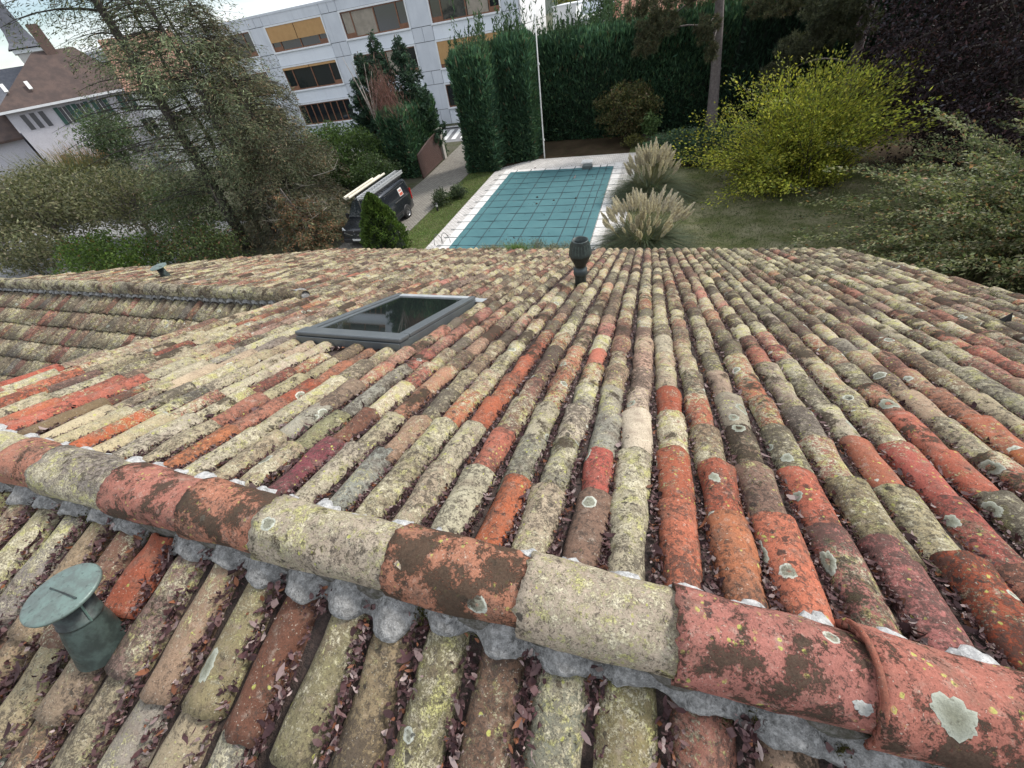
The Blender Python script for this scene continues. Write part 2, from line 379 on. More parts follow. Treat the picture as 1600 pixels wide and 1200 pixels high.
def far_style(x, y, k):
    """clay colour and growth: the lower courses and the right carry more lichen"""
    g = min(1.0, max(0.0, (y - .8)/3.0))
    pw = np.array([.24, .16, .13, .13, .10, .10, .07, .07])
    if x < -1.2: pw = np.array([.16, .09, .12, .20, .17, .13, .06, .07])
    if y > 3.2: pw = np.array([.20, .16, .24, .07, .05, .17, .06, .05])
    c = PAL[rng.choice(8, p=pw/pw.sum())]
    if y > 3.2: m_ = min(.5, (y - 3.2)*.14); c = tuple(np.array(c)*(1 - m_) + np.array((.31, .165, .12))*m_)
    m_ = .20*g; c = tuple(np.array(c)*(1 - m_) + np.array((.31, .165, .115))*m_)
    l = np.clip(rng.normal(.42 + .20*g, .13 - .03*g), 0, 1.05)
    if rng.random() < .10*(1 - .5*g): l *= .35                      # a replaced, cleaner tile
    if y > 5.5 and x > 1.2 and rng.random() < .25: l = 1.05
    moss = np.clip(rng.normal(.30 + .18*g, .16), 0, 1); blk = np.clip(rng.normal(.52 + .16*g, .12), 0, 1); dot = np.clip(rng.normal(.40 + (.3 if x > .3 else 0), .25), 0, 1)
    return jit(c), l, (moss, blk, dot)
FIRST = {-12: (CREAM, .6), -11: (BUFF, .5), -10: (BUFF, .55), -9: (DRED, .15), -8: (CREAM, .5), -7: (GREY, .45), -6: (BUFF, .6), -5: (BUFF, .55), -4: (CREAM, .4), -3: (RED, .12), -2: (BUFF, .5), -1: (BROWN, .05), 0: (CREAM, .55),
         1: (ORG, .10), 2: (ORG, .05), 3: (ORG, .08), 4: (PINK, .50), 5: (PINK, .14), 6: (RED, .35), 7: (PINK, .3), 8: (RED, .3), -13: (ORG, .1), -14: (BUFF, .5), -15: (CREAM, .5)}
SECOND = {-12: (BUFF, .5), -10: (OLIVE, .4), -9: (DRED, .3), -8: (BUFF, .5), -6: (BUFF, .7), -5: (CREAM, .5), -4: (ORG, .25), -3: (GREY, .5), -2: (GREY, .55), -1: (RED, .2), 0: (CREAM, .65), 1: (RED, .3), 2: (RED, .32), 3: (BROWN, .42), 4: (ORG, .25), 5: (OLIVE, .5), 6: (BUFF, .55), 7: (RED, .4)}
PF = .1848
SKX0, SKX1, SKY0, SKY1 = -3.26, -2.06, 2.36, 4.08            # skylight outline on the slope
def far_ok(x, y):
    if x > 4.42 or y > 10.22: return False
    if x < -5.03:
        if y < WING_Y + .10: return False
        if x < -9.9 - (10.15 - y)*.70: return False
    if SKX0 + .06 < x < SKX1 - .06 and SKY0 - .10 < y < SKY1 + .05: return False
    if abs(x + .91) < .06 and abs(y - 5.56) < .06: return True
    return True
c20 = math.cos(R(20))
for r in range(-75, 25):
    xr = -.026 + PF*(r + .5)
    if xr > 4.40: continue
    start = .05 if xr > -5.05 else (WING_Y + .12 - .5)/c20
    t = start + rng.uniform(-.02, .02)
    k = 0; wav = rng.uniform(0, 6.28)
    drift = rng.normal(0, .003)
    prevc, prevl = None, .5
    while True:
        ex = rng.normal(.375, .018) if k else rng.normal(.40, .02)
        Lg = ex + .075
        y0 = .5 + t*c20
        if y0 > 10.12: break
        if y0 + Lg*c20 > 10.22: Lg = max(.15, (10.20 - y0)/c20)
        yc = y0 + Lg*.5*c20
        if far_ok(xr, yc):
            c, l, aux = far_style(xr, yc, k)
            if k > 2 and prevc is not None and rng.random() < .5: c = tuple(.8*np.array(prevc) + .2*np.array(c)); l = .5*l + .5*prevl
            prevc, prevl = c, l
            if xr > -5.05 and k == 0 and r in FIRST: c, l = jit(FIRST[r][0], .05), FIRST[r][1]; aux = (.28 if r != 4 else .45, .60 if r < 4 else .72, .30 if r < 2 else .5)
            if xr > -5.05 and k == 1 and r in SECOND: c, l = jit(SECOND[r][0], .05), SECOND[r][1]; aux = (aux[0], .6, .8)
            d = max(1.0, math.hypot(xr, yc))
            res = (13, 9) if d < 3.5 else ((9, 5) if d < 7 else (7, 3))
            s_ = rng.uniform(.90, 1.08)
            put_tile('far', far, xr + .008*math.sin(wav + t*1.3) + drift*t + rng.normal(0, .0055), t - .03 + rng.normal(0, .012), Lg, rng.normal(0, .02), c, l, aux,
                     w=(.073*s_, .0865*s_), h=(.068*s_, .077*s_), lift=rng.normal(0, .006), res=res, seed=int(rng.integers(1e9)), roll=rng.normal(0, .06))
        t += ex; k += 1
# near slope, falling towards the viewer
PN = .217
NEARC = {2: [(TAN, .25), (BUFF, .5)], 1: [(PINK, .30), (PINK, .4)], 0: [(OLIVE, .45), (TAN, .4)], -1: [(GREY, .5), (GREY, .5)], -2: [(BROWN, .40), (TAN, .4)], -3: [(OLIVE, .55), (BUFF, .4)], -4: [(TAN, .35), (GREY, .4)], -5: [(OLIVE, .45), (OLIVE, .4)],
         -6: [(DRED, .12), (GREY, .5)], -7: [(OLIVE, .35), (BUFF, .35)], -8: [(TAN, .30), (GREY, .4)], -9: [(TAN, .45), (BUFF, .4)], -10: [(RED, .03), (TAN, .3)], -11: [(BROWN, .4), (BUFF, .4)], -12: [(TAN, .4), (TAN, .45)], -13: [(GREY, .5), (TAN, .4)], -14: [(BUFF, .5), (BUFF, .5)], -15: [(TAN, .5), (GREY, .5)]}
NROWS = []
for r in range(-26, 16):
    xr = -.006 + PN*(r + .5)
    t = .10 + rng.uniform(-.01, .02); k = 0
    NROWS.append((r, xr))
    while t < 3.2:
        ex = (rng.normal(.445, .025) if k == 0 else rng.normal(.39, .02))
        if r == -10 and k == 0: ex = .26
        Lg = ex + .07
        if r in NEARC and k < 2: c, l = NEARC[r][k]
        else: c, l = [TAN, OLIVE, GREY, BROWN, BUFF, PINK][rng.choice(6, p=[.3, .2, .2, .1, .15, .05])], rng.normal(.42, .1)
        aux = (np.clip(rng.normal(.33, .1), 0, 1), np.clip(rng.normal(.55, .12), 0, 1), np.clip(rng.normal(.14, .07), 0, 1)); l += .03
        s_ = rng.uniform(.95, 1.05)
        yaw = .045 if xr < -.9 else -.02
        put_tile('near', near, xr + rng.normal(0, .004) + (t*.07 if xr < -1.1 else -.03*t)*-1, t, Lg, rng.normal(yaw, .012), tuple(np.array(jit(c, .06))*.86), l, aux,  # clay colour dimmed: the near slope's shade is put into its albedo
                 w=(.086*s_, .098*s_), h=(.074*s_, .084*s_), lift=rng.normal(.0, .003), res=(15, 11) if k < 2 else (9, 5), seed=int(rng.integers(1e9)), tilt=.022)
        t += ex; k += 1
# wing slope facing the viewer
for r in range(0, 54):
    xr = -5.12 - .175*r
    t = .05
    for k in range(8):
        c = [TAN, PINK, BUFF, GREY, BROWN][rng.choice(5, p=[.26, .30, .22, .14, .08])]
        put_tile('wing', wing, xr + rng.normal(0, .004), t + rng.normal(0, .006), .44, rng.normal(0, .012), jit(c), np.clip(rng.normal(.55, .12), 0, 1), (.45, .75, .3),
                 w=(.074, .086), h=(.062, .070), res=(7, 3), seed=int(rng.integers(1e9)), tilt=.026)
        t += .345

# decks under the tiles (bed of the channels)
def slab(P4, th=.05):
    P4 = np.asarray(P4, float); n = unit(np.cross(P4[1] - P4[0], P4[-1] - P4[0]))
    if n[2] < 0: n = -n
    k = len(P4); V = np.vstack([P4, P4 - n*th]); j = np.arange(k); jj = (j + 1) % k
    return V, [np.arange(k)[None], (np.arange(k)[::-1] + k)[None], np.stack([j, jj, jj + k, j + k], 1)]
DD = -.078
deck = {}
m = MB()
Pf = lambda x, y: far.P(x, (y - .5)/c20, DD)
m.add(*slab([Pf(-5.05, .45), Pf(4.42, .45), Pf(4.42, 10.12), Pf(-5.05, 10.12)]))
m.add(*slab([Pf(-14.2, WING_Y), Pf(-5.06, WING_Y), Pf(-5.06, 10.12), Pf(-9.95, 10.12)]))
deck['far'] = tag(m.build('roof_slope', M_DECK, house), 'long roof slope falling away to the pool garden, patched with pale lichen')
c18 = math.cos(R(18)); Pn = lambda x, y: near.P(x, (.36 - y)/c18, DD)
m = MB(); m.add(*slab([Pn(-5.05, -3.2), Pn(3.6, -3.2), Pn(3.6, .36), Pn(-5.05, .36)]))
deck['near'] = tag(m.build('roof_slope', M_DECK, house), 'roof slope in front of the ridge, brown leaves caught between its tiles')
Pw = lambda x, y: wing.P(x, (WING_Y - .05 - y)/c20, DD)
m = MB(); m.add(*slab([Pw(-14.6, 1.15), Pw(-5.06, 1.15), Pw(-5.06, WING_Y), Pw(-14.6, WING_Y)]))
deck['wing'] = tag(m.build('roof_slope', M_DECK, house), 'lower side wing slope with neat stepped tile courses')
# rank the tiles by how large they show: the largest 300 are pieces of their own
ctr = np.array([t[1] for t in TILES]); px, py, pz = pix(ctr)
vis = (pz > .3) & (px > -60) & (px < 1660) & (py > 380) & (py < 1290)
score = np.where(vis, 1/np.maximum(pz, .3)**2, 0)
order = np.argsort(-score); single = set(order[:300].tolist())
rest = {k: MB() for k in deck}
for i, (key, c, V, F, col, aux, rn) in enumerate(TILES):
    if i in single:
        n = len(V)
        build('roof_tile', V, F, M_TILE, deck[key], smooth=True, centre=True, attrs={'col': np.tile(col, (n, 1)), 'aux': np.tile((*aux, 1), (n, 1)), 'rnd': np.full(n, rn)})
    else:
        rest[key].add(V, F, col=np.array(col), aux=np.array((*aux, 1)), rnd=np.full(len(V), rn))
for k, mb in rest.items():
    if mb.n: tag(mb.build('roof_tile_field', M_TILE, deck[k], smooth=True), kind='stuff')

# ridge: bed of mortar, then the big ridge tiles
def ridge_bed(x0, x1, yc, zc, hw, name, par, n=None, mat=None):
    n = n or int((x1 - x0)/.03); xs = np.linspace(x0, x1, n)
    prof = np.array([(-hw - .035, -.16), (-hw - .015, -.03), (-hw*.6, .02), (0, .05), (hw*.6, .02), (hw + .01, -.03), (hw + .03, -.14)])
    V = np.array([[x, yc + a, zc + b] for x in xs for a, b in prof]); V += wob(V, 28, 3, .014)*[0, 1, 1]
    return build(name, V, grid(len(prof), n)[:, ::-1], mat or M_BED, par, smooth=True)
bed = tag(ridge_bed(-5.05, 3.6, RIDGE_Y, RIDGE_Z, .112, 'roof_ridge', house), 'ridge of large overlapping barrel tiles bedded in mortar')
RIDGE_ALL = []
def ridge_tile(x0, Lg, Rl, Rr, yc, zc, par, col, lich, aux, seed, collar=False, tilt=0.0, res=(25, 17), squash=.94):
    V, F = tile_geom(res[0], res[1], Lg, Rr, Rl, Rr*squash, Rl*squash, th=.016, seed=seed, amp=.0032, chip=.009, a_max=97)
    # tile runs from its wide end (left) to the narrow one (right)
    P = np.stack([x0 + Lg - V[:, 1], yc + V[:, 0]*1.0 + tilt*(V[:, 1] - Lg/2), zc + V[:, 2]], 1)
    P += wob(P, 9, seed, .003)
    F = F[:, ::-1]
    n = len(P); RIDGE_ALL.append((P, F))
    o = build('ridge_tile', P, F[:, ::-1], M_TILE, par, smooth=True, centre=True, attrs={'col': np.tile((*col, lich), (n, 1)), 'aux': np.tile((*aux, 1), (n, 1)), 'rnd': np.full(n, (seed*0.137) % 1)})
    return o
RT_ = [(-5.10, BUFF, .5, .3), (-4.62, CREAM, .6, .3), (-4.14, CREAM, .6, .35), (-3.62, CREAM, .55, .4), (-3.28, PINK, .15, .45), (-2.97, GREY, .62, .35), (-2.39, PINK, .12, .62), (-1.86, PINK, .12, .64), (-1.43, CREAM, .55, .42), (-.80, PINK, .16, .66), (-.28, CREAM, .52, .34),
       (.21, PINK, .20, .62), (.69, PINK, .22, .60), (1.22, PINK, .3, .5), (1.72, CREAM, .5, .4), (2.22, RED, .3, .4), (2.72, TAN, .4, .4), (3.2, BUFF, .5, .4)]
for i, (x, c, l, ms) in enumerate(RT_):
    nx = RT_[i + 1][0] if i + 1 < len(RT_) else x + .48
    Lg = nx - x + .075
    big = .146 if abs(x - .69) < .01 else .139
    c = jit(c, .04); 
    o = ridge_tile(x, Lg, big, .119, RIDGE_Y + rng.normal(0, .004), RIDGE_Z + rng.normal(0, .003), bed, c, l, (ms + .03, .50, .8 if c[0] > c[2]*2 else .5), i + 3, tilt=rng.normal(0, .006))
    if abs(x - .69) < .01:          # its end is a thick rounded collar
        a = np.radians(np.linspace(-99, 99, 23)); pts = np.stack([np.full(23, x + .004), RIDGE_Y + .147*np.sin(a), RIDGE_Z + .139*np.cos(a)], 1)
        V, F = tube(pts, .0085, 8); n = len(V)
        build('collar', V, F, M_TILE, o, smooth=True, local=False, attrs={'col': np.tile((.26, .095, .065, .1), (n, 1)), 'aux': np.tile((.3, .2, .1, 1), (n, 1)), 'rnd': np.full(n, .3)})
_o = 0; _v = []; _f = []
for P_, F_ in RIDGE_ALL: _v.append(P_); _f.append(F_ + _o); _o += len(P_)
RIDGE_MESH = (np.vstack(_v), np.vstack(_f))
# wing ridge
wb = tag(ridge_bed(-14.5, -5.0, WING_Y, zfar(WING_Y) - .03, .11, 'roof_ridge', house), 'lichen covered ridge of the lower side wing')
x = -14.6; i = 0
while x < -5.2:
    c = [CREAM, PINK, BUFF, GREY, TAN][rng.integers(5)] if x > -13 else PINK
    ridge_tile(x, .50, .135, .116, WING_Y, zfar(WING_Y) - .03, wb, jit(c), rng.uniform(.5, .8), (.6, .7, .3), 60 + i, res=(13, 5)); x += .42; i += 1
# mortar caps at the head of each row
def cap(S, x, t0, t1, w, name, par, mat, seed, lift=.010):
    nu, nv = 17, 9
    a = np.radians(np.linspace(-100, 100, nu)); v = np.linspace(0, 1, nv); A, Vv = np.meshgrid(a, v)
    r = np.random.default_rng(seed); low = t1 + r.normal(0, .006, nu) + .018*np.cos(a*1.0 + r.normal()); 
    tt = t0 + (low[None] - t0)*Vv
    rr = w + .004*np.sin(math.pi*np.clip(Vv*1.0, 0, 1))**.5
    rr = np.where(Vv > .97, w - .012, rr)
    U = rr*np.sin(A); N = rr*np.cos(A) - .078 + lift
    P = S.O + (x + U)[..., None]*S.X + tt[..., None]*S.D + N[..., None]*S.N
    P = P.reshape(-1, 3); P = P + wob(P, 40, seed, .0028) + wob(P, 110, seed + 1, .0012)
    return build(name, P, grid(nu, nv)[:, ::-1], mat, par, smooth=True, centre=True)
def mortar_band(x0, x1, name, par):
    """mortar trowelled along the ridge foot, draped over the heads of the covers and into the channels"""
    nx_, nv_ = int((x1 - x0)/.009), 15
    xs = np.linspace(x0, x1, nx_); cen = (np.floor((xs + .006)/PN) + .5)*PN - .006; u = xs - cen; row = np.floor((xs + .006)/PN)
    Rr = .0915; prof = np.sqrt(np.maximum(0, Rr**2 - u**2)); chan = .034
    n = np.maximum(prof, chan) ; n = np.convolve(np.pad(n, 3, 'edge'), np.ones(7)/7, 'valid')
    k = np.random.default_rng(8); rl = {r_: k.uniform(-.045, .05) for r_ in np.unique(row)}; low = .160 + np.array([rl[r_] for r_ in row])
    low = low + .012*np.sin(xs*31) + .008*np.sin(xs*83 + 1) + np.cumsum(k.normal(0, .0012, nx_))*0
    chn = np.abs(u) > .092; full = {r_: (.80 if k.random() < .45 else .35) if r_ < -1 else .9 for r_ in np.unique(row)}
    low = np.where(chn, .05 + (low - .05)*np.array([full[r_] for r_ in row]), low); low = np.convolve(np.pad(low, 4, 'edge'), np.ones(9)/9, 'valid')
    low = np.where((row == -10) & ~chn, .055, low)
    v = np.linspace(0, 1, nv_); T = .01 + (low[None] - .01)*v[:, None]
    th = .006*np.sqrt(np.clip(1 - v**3, 0, 1))[:, None] - .012*(v[:, None] > .97) + .012*(1 - v[:, None])
    N_ = n[None] - .080 + th
    P = near.O + xs[None, :, None]*near.X + T[..., None]*near.D + N_[..., None]*near.N; P = P.reshape(-1, 3)
    P = P + wob(P, 26, 5, .0045)*[.3, 1, 1] + wob(P, 75, 6, .0024) + wob(P, 170, 7, .0011)
    return build(name, P, grid(nx_, nv_), M_MORTAR, par, smooth=True)
mortar_band(-5.0, 3.5, 'mortar_band', bed)
for r in range(-27, 20):
    xr = -.026 + PF*(r + .5)
    cap(far, xr + rng.normal(0, .01), -.02, .07 + rng.uniform(-.02, .02), .076, 'mortar_cap', bed, M_LIME, r + 900, lift=-.002)
for r in range(0, 52):
    cap(wing, -5.12 - .175*r, -.02, .11, .082, 'mortar_cap', wb, M_MORTAR, r + 1300, lift=.006)
cap(far, -5.0, (WING_Y - .5)/c20 - .05, (WING_Y - .5)/c20 + .12, .13, 'mortar_cap', wb, M_MORTAR, 1500, lift=.03)
# walls and fascias below the roof
m = MB()
prof = [(-3.0, 0), (9.6, 0), (9.6, zfar(9.6) - .17), (.42, 6.42), (-3.0, znear(-3.0) - .15)]
V = np.array([[x, a, b] for x in (-4.95, 4.3) for a, b in prof]); k = len(prof); j = np.arange(k)
m.add(V, [np.arange(k)[None, ::-1], np.arange(k)[None] + k, np.stack([j, (j + 1) % k, (j + 1) % k + k, j + k], 1)])
prof = [(1.3, 0), (7.4, 0), (7.4, zfar(7.4) - .17), (4.03, zfar(4.03) - .22), (1.3, zwing(1.3) - .16)]
V = np.array([[x, a, b] for x in (-11.6, -4.96) for a, b in prof])
m.add(V, [np.arange(k)[None, ::-1], np.arange(k)[None] + k, np.stack([j, (j + 1) % k, (j + 1) % k + k, j + k], 1)])
m.build('wall', plain('render_wall', (.55, .5, .42), (.5, .45, .37), 3, .9, .2, 60), house)
m = MB(); pts = [(x, 10.23, zfar(10.2) - .12) for x in np.linspace(-9.9, 4.4, 20)]
th = np.linspace(math.pi, 2*math.pi, 9)
V = np.array([[x, 10.25 + .07*math.cos(a), zfar(10.2) - .10 + .07*math.sin(a)] for x in np.linspace(-9.9, 4.4, 12) for a in th])
build('gutter', V, grid(9, 12), plain('zinc', (.2, .21, .21), None, rough=.5, metal=.6), house, smooth=True)

# large round lichens lying on single tiles
from mathutils.bvhtree import BVHTree
def lichen_material():
    b = NB('lichen_crust'); p = b.pos(); n = b.noise(p, 150, 4, .75); n2 = b.noise(p, 60, 4, .7)
    c = b.mix(1.0, b.attr('col').outputs['Color'], b.mix(n, (.55,)*3, (1.45,)*3), 'MULTIPLY'); c = b.mix(b.ramp(n2, .56, .72, 0, .7), c, (.10, .095, .07))
    b.set(Base_Color=c, Roughness=.95); b.b.inputs['Specular IOR Level'].default_value = .1; b.bump(n, .9, .004); return b.m
M_LICH = lichen_material()
def lichen(L_, r_, par, ring=0.0, stretch=1.0, pal=((.15, .15, .11), (.25, .255, .195), (.40, .415, .35))):
    L_ = np.asarray(L_, float); cand = [t for t in TILES if np.linalg.norm(t[1] - L_) < .4]
    if par is bed: V_, F_ = RIDGE_MESH
    else:
        t = min(cand, key=lambda t: np.min(np.linalg.norm(t[2] - L_, axis=1))); V_, F_ = t[2], t[3]
    tree = BVHTree.FromPolygons([Vector(v) for v in V_], [tuple(int(i) for i in f) for f in F_])
    co, n, i, d = tree.find_nearest(Vector(L_)); n = np.array(n); n = n if n@(np.array([0, 0, CAMZ]) - L_) > 0 else -n
    ax = near.D if par is deck['near'] else (far.D if par is deck['far'] else np.array([1.0, 0, 0])); ax = unit(ax - n*(ax@n)); bx_ = np.cross(n, ax); k = np.random.default_rng(int(abs(L_[0]*1000)))
    na, nr = 44, 7; ph = k.uniform(0, 6.28, 5); a = np.arange(na)*2*math.pi/na; rad = r_*(1 + .10*np.sin(2*a + ph[0]) + .09*np.sin(3*a + ph[1]) + .07*np.sin(7*a + ph[2]) + .05*np.sin(13*a + ph[3]) + k.normal(0, .035, na))
    V, C = [], []
    for q in range(nr):
        f = ring + (1 - ring)*q/(nr - 1)
        for j in range(na):
            p_ = np.array(co) + ax*math.cos(a[j])*rad[j]*f*stretch + bx_*math.sin(a[j])*rad[j]*f
            c2, n2, _, _ = tree.find_nearest(Vector(p_)); n2 = np.array(n2); n2 = n2 if n2@n > 0 else -n2
            V.append(np.array(c2) + n2*(.0018 if 0 < q < nr - 1 else .0006)); w_ = (q/(nr - 1))**2; C.append(np.array(pal[0])*(1 - w_)*.5 + np.array(pal[1])*(1 - w_)*.5 + np.array(pal[2])*w_)
    i, j = np.meshgrid(np.arange(nr - 1), np.arange(na), indexing='ij'); i = i.ravel(); j = j.ravel(); kk = (j + 1) % na
    build('lichen_patch', V, np.stack([i*na + j, i*na + kk, (i + 1)*na + kk, (i + 1)*na + j], 1), M_LICH, par, smooth=True, centre=True, attrs={'col': np.array(C)})
for q in [((-1.452, -.079, 6.537), .034, 'near', 0, 1.5), ((.54, .79, 6.60), .034, 'far', .42, 1.5), ((.735, .80, 6.629), .030, 'far', .3, 1.5), ((.413, 1.144, 6.512), .028, 'far', .0, 1), ((.67, 1.87, 6.25), .046, 'far', .45, 1), ((.605, 1.622, 6.355), .036, 'far', .4, 1), ((.60, 1.75, 6.31), .032, 'far', .3, 1), ((1.24, 1.84, 6.25), .036, 'far', 0, 1), ((1.525, 2.108, 6.129), .055, 'far', .35, 1),
          ((1.479, 1.244, 6.444), .036, 'far', .4, 1.2), ((1.285, 1.146, 6.49), .028, 'far', 0, 1), ((-.185, 1.208, 6.47), .036, 'far', .45, 1.2), ((.016, 1.797, 6.269), .032, 'far', .4, 1), ((-.52, 2.277, 6.114), .032, 'far', .3, 1), ((1.654, 1.564, 6.347), .044, 'far', .4, 1), ((.784, 1.41, 6.413), .030, 'far', .0, 1), ((.745, 1.147, 6.498), .024, 'far', 0, 1)]:
    lichen(q[0], q[1], deck[q[2]], q[3], q[4])
lichen((.842, .36, 6.82), .046, bed, 0, 1.0)
lichen((.655, .335, 6.79), .018, bed, 0, 1.2, ((.30, .30, .28), (.36, .36, .34), (.45, .45, .43)))
# ------------------------------------------------------------------ dead leaves in the channels
def curled(n, P, size, S, flat=.5):
    """n curled leaves, each a bent strip of three quads"""
    r = rng
    a = r.uniform(0, 6.28, n); el = r.normal(0, .45, n)
    ax = (np.cos(a)[:, None]*S.X + np.sin(a)[:, None]*S.D)*np.cos(el)[:, None] + S.N*np.sin(el)[:, None]
    nn = S.N + r.normal(0, flat, (n, 3)); nn -= (nn*ax).sum(1)[:, None]*ax; nn /= np.linalg.norm(nn, axis=1)[:, None]
    bb = np.cross(ax, nn)
    s = size*np.exp(r.normal(0, .38, n)); cv = r.uniform(.3, 2.4, n)
    V = np.zeros((n, 8, 3)); wd = s*r.uniform(.22, .42, n)
    for q, (u, wk) in enumerate(((-1, .25), (-.35, 1), (.35, .9), (1, .12))):
        th = u*cv; al = np.sin(th)/cv*s; up = (1 - np.cos(th))/cv*s
        base = P + al[:, None]*ax + up[:, None]*nn
        V[:, q*2] = base + bb*(wd*wk)[:, None] + nn*(wd*wk*.5)[:, None]; V[:, q*2 + 1] = base - bb*(wd*wk)[:, None] + nn*(wd*wk*.5)[:, None]
    f = np.array([[0, 2, 3, 1], [2, 4, 5, 3], [4, 6, 7, 5]]); F = (f[None] + (np.arange(n)*8)[:, None, None]).reshape(-1, 4)
    pal = np.array([(.085, .042, .044), (.045, .022, .024), (.23, .165, .16), (.14, .08, .08), (.20, .08, .042), (.36, .28, .265)])
    c = pal[r.choice(6, n, p=[.30, .20, .14, .22, .07, .07])]*r.uniform(.7, 1.25, (n, 1))
    return V.reshape(-1, 3), F, np.repeat(c, 8, 0)
m = MB()
for r, xr in NROWS:
    xg = xr + PN/2
    if not -4.2 < xg < 2.6: continue
    n = 1000
    t = rng.uniform(.10, 1.55, n); t = t[(np.sin(t*9 + xr*40) + .6*np.sin(t*23 + xr*17) + rng.normal(0, .8, n)) > -.55]; n = len(t); sh = (-t*.07 if xg < -1.05 else .03*t)
    hx = rng.normal(0, .021, n)
    P = near.P(0, 0)[None] + (xg + hx + sh)[:, None]*near.X + t[:, None]*near.D + (DD + .012 + rng.uniform(0, .042, n) + .3*abs(hx))[:, None]*near.N
    V, F, c = curled(n, P, .0145, near); m.add(V, F, col=c)
tag(m.build('leaf_litter', M_LEAF, deck['near']), kind='stuff')
m = MB()
for r in range(-27, 24):
    xg = -.026 + PF*r
    if not -5 < xg < 4.3: continue
    ln = 9.0 if abs(xg) < 2.4 else 6.5
    n = int(150*ln)
    t = .04 + ln*rng.random(n)**1.7; hx = rng.normal(0, .013, n)
    y = .5 + t*c20
    ok = ~((xg > SKX0 - .05) & (xg < SKX1 + .05) & (y > SKY0 - .03) & (y < SKY1)); t = t[ok]; hx = hx[ok]; n = len(t)
    P = far.O + (xg + hx)[:, None]*far.X + t[:, None]*far.D + (DD + .008 + rng.uniform(0, .026, n))[:, None]*far.N
    V, F, c = curled(n, P, .013, far); m.add(V, F, col=c*.85)
n = 420; P = far.O + rng.uniform(SKX0 - .02, SKX1 + .02, n)[:, None]*far.X + ((SKY0 - .5)/c20 + rng.uniform(-.09, .0, n))[:, None]*far.D + (DD + rng.uniform(.01, .04, n))[:, None]*far.N
V, F, c = curled(n, P, .016, far); m.add(V, F, col=c)
tag(m.build('leaf_litter', M_LEAF, deck['far']), kind='stuff')
# moss cushions under the ridge
m = MB()
for q in range(90):
    x = rng.uniform(-3.2, 1.5); nn = 70
    d = rng.normal(size=(nn, 3)); d /= np.linalg.norm(d, axis=1)[:, None]; d[:, 2] = abs(d[:, 2])
    cc = np.array([x, .275 + rng.normal(0, .012), 6.60 + rng.normal(0, .012)]); P = cc + d*rng.uniform(.006, .028, (nn, 1))
    e = rng.normal(0, .0045, (nn, 3)); g = rng.normal(0, .0045, (nn, 3))
    V = np.stack([P - e, P + g, P + e + d*.006], 1).reshape(-1, 3)
    m.add(V, np.arange(nn*3).reshape(-1, 3), col=np.repeat(np.array([(.07, .065, .02)])*rng.uniform(.4, 1.5, (nn, 1)), 3, 0))
tag(m.build('moss', M_NEEDLE, bed), kind='stuff')

# ------------------------------------------------------------------ skylight
M_ALU = plain('grey_aluminium', (.115, .13, .138), (.14, .155, .162), 4, .36, .04, 90, .4)
M_LEAD = plain('pale_flashing', (.50, .52, .53), (.42, .44, .45), 8, .4, .05, 60, .3)
b = NB('skylight_glass'); b.set(Base_Color=(.012, .016, .015), Roughness=.03); b.b.inputs['Specular IOR Level'].default_value = .9; M_PANE = b.m
def fbox(x0, x1, y0, y1, n0, n1):
    V, F = box(x0, x1, (y0 - .5)/c20, (y1 - .5)/c20, n0, n1)
    return far.O + V[:, :1]*far.X + V[:, 1:2]*far.D + V[:, 2:]*far.N, F
skyl = tag(build('skylight', *fbox(SKX0, SKX1, SKY0, SKY1, -.09, .028), M_ALU, house, bevel=.006), 'grey framed roof window reflecting dark trees')
a = .075
for q in ((SKX0, SKX0 + a, SKY0 + .17, SKY1), (SKX1 - a, SKX1, SKY0 + .17, SKY1)):
    build('side_rail', *fbox(*q, .030, .070), M_ALU, skyl, bevel=.01)
for q in ((SKX0 + a + .012, SKX0 + a + .06, SKY0 + .17, SKY1 - .09), (SKX1 - a - .06, SKX1 - a - .012, SKY0 + .17, SKY1 - .09)):
    build('sash_rail', *fbox(*q, .030, .060), M_ALU, skyl, bevel=.008)
build('top_hood', *fbox(SKX0 - .012, SKX1 + .012, SKY0 - .012, SKY0 + .15, .032, .078), M_ALU, skyl, bevel=.014)
build('front_skirt', *fbox(SKX0 + .0, SKX1 - .0, SKY0 - .02, SKY0 - .003, -.06, .03), M_ALU, skyl, bevel=.005)
build('bottom_rail', *fbox(SKX0 + a + .012, SKX1 - a - .012, SKY1 - .085, SKY1 + .01, .030, .066), M_LEAD, skyl, bevel=.008)
build('pane', *fbox(SKX0 + a + .062, SKX1 - a - .062, SKY0 + .177, SKY1 - .088, .030, .050), M_PANE, skyl)
build('flashing', *fbox(SKX1 - .02, SKX1 + .10, SKY1 - .03, SKY1 + .15, .0, .006), M_LEAD, skyl)
build('flashing', *fbox(SKX0 - .02, SKX1 - .03, SKY1 + .02, SKY1 + .17, .0, .006), M_LEAD, skyl)

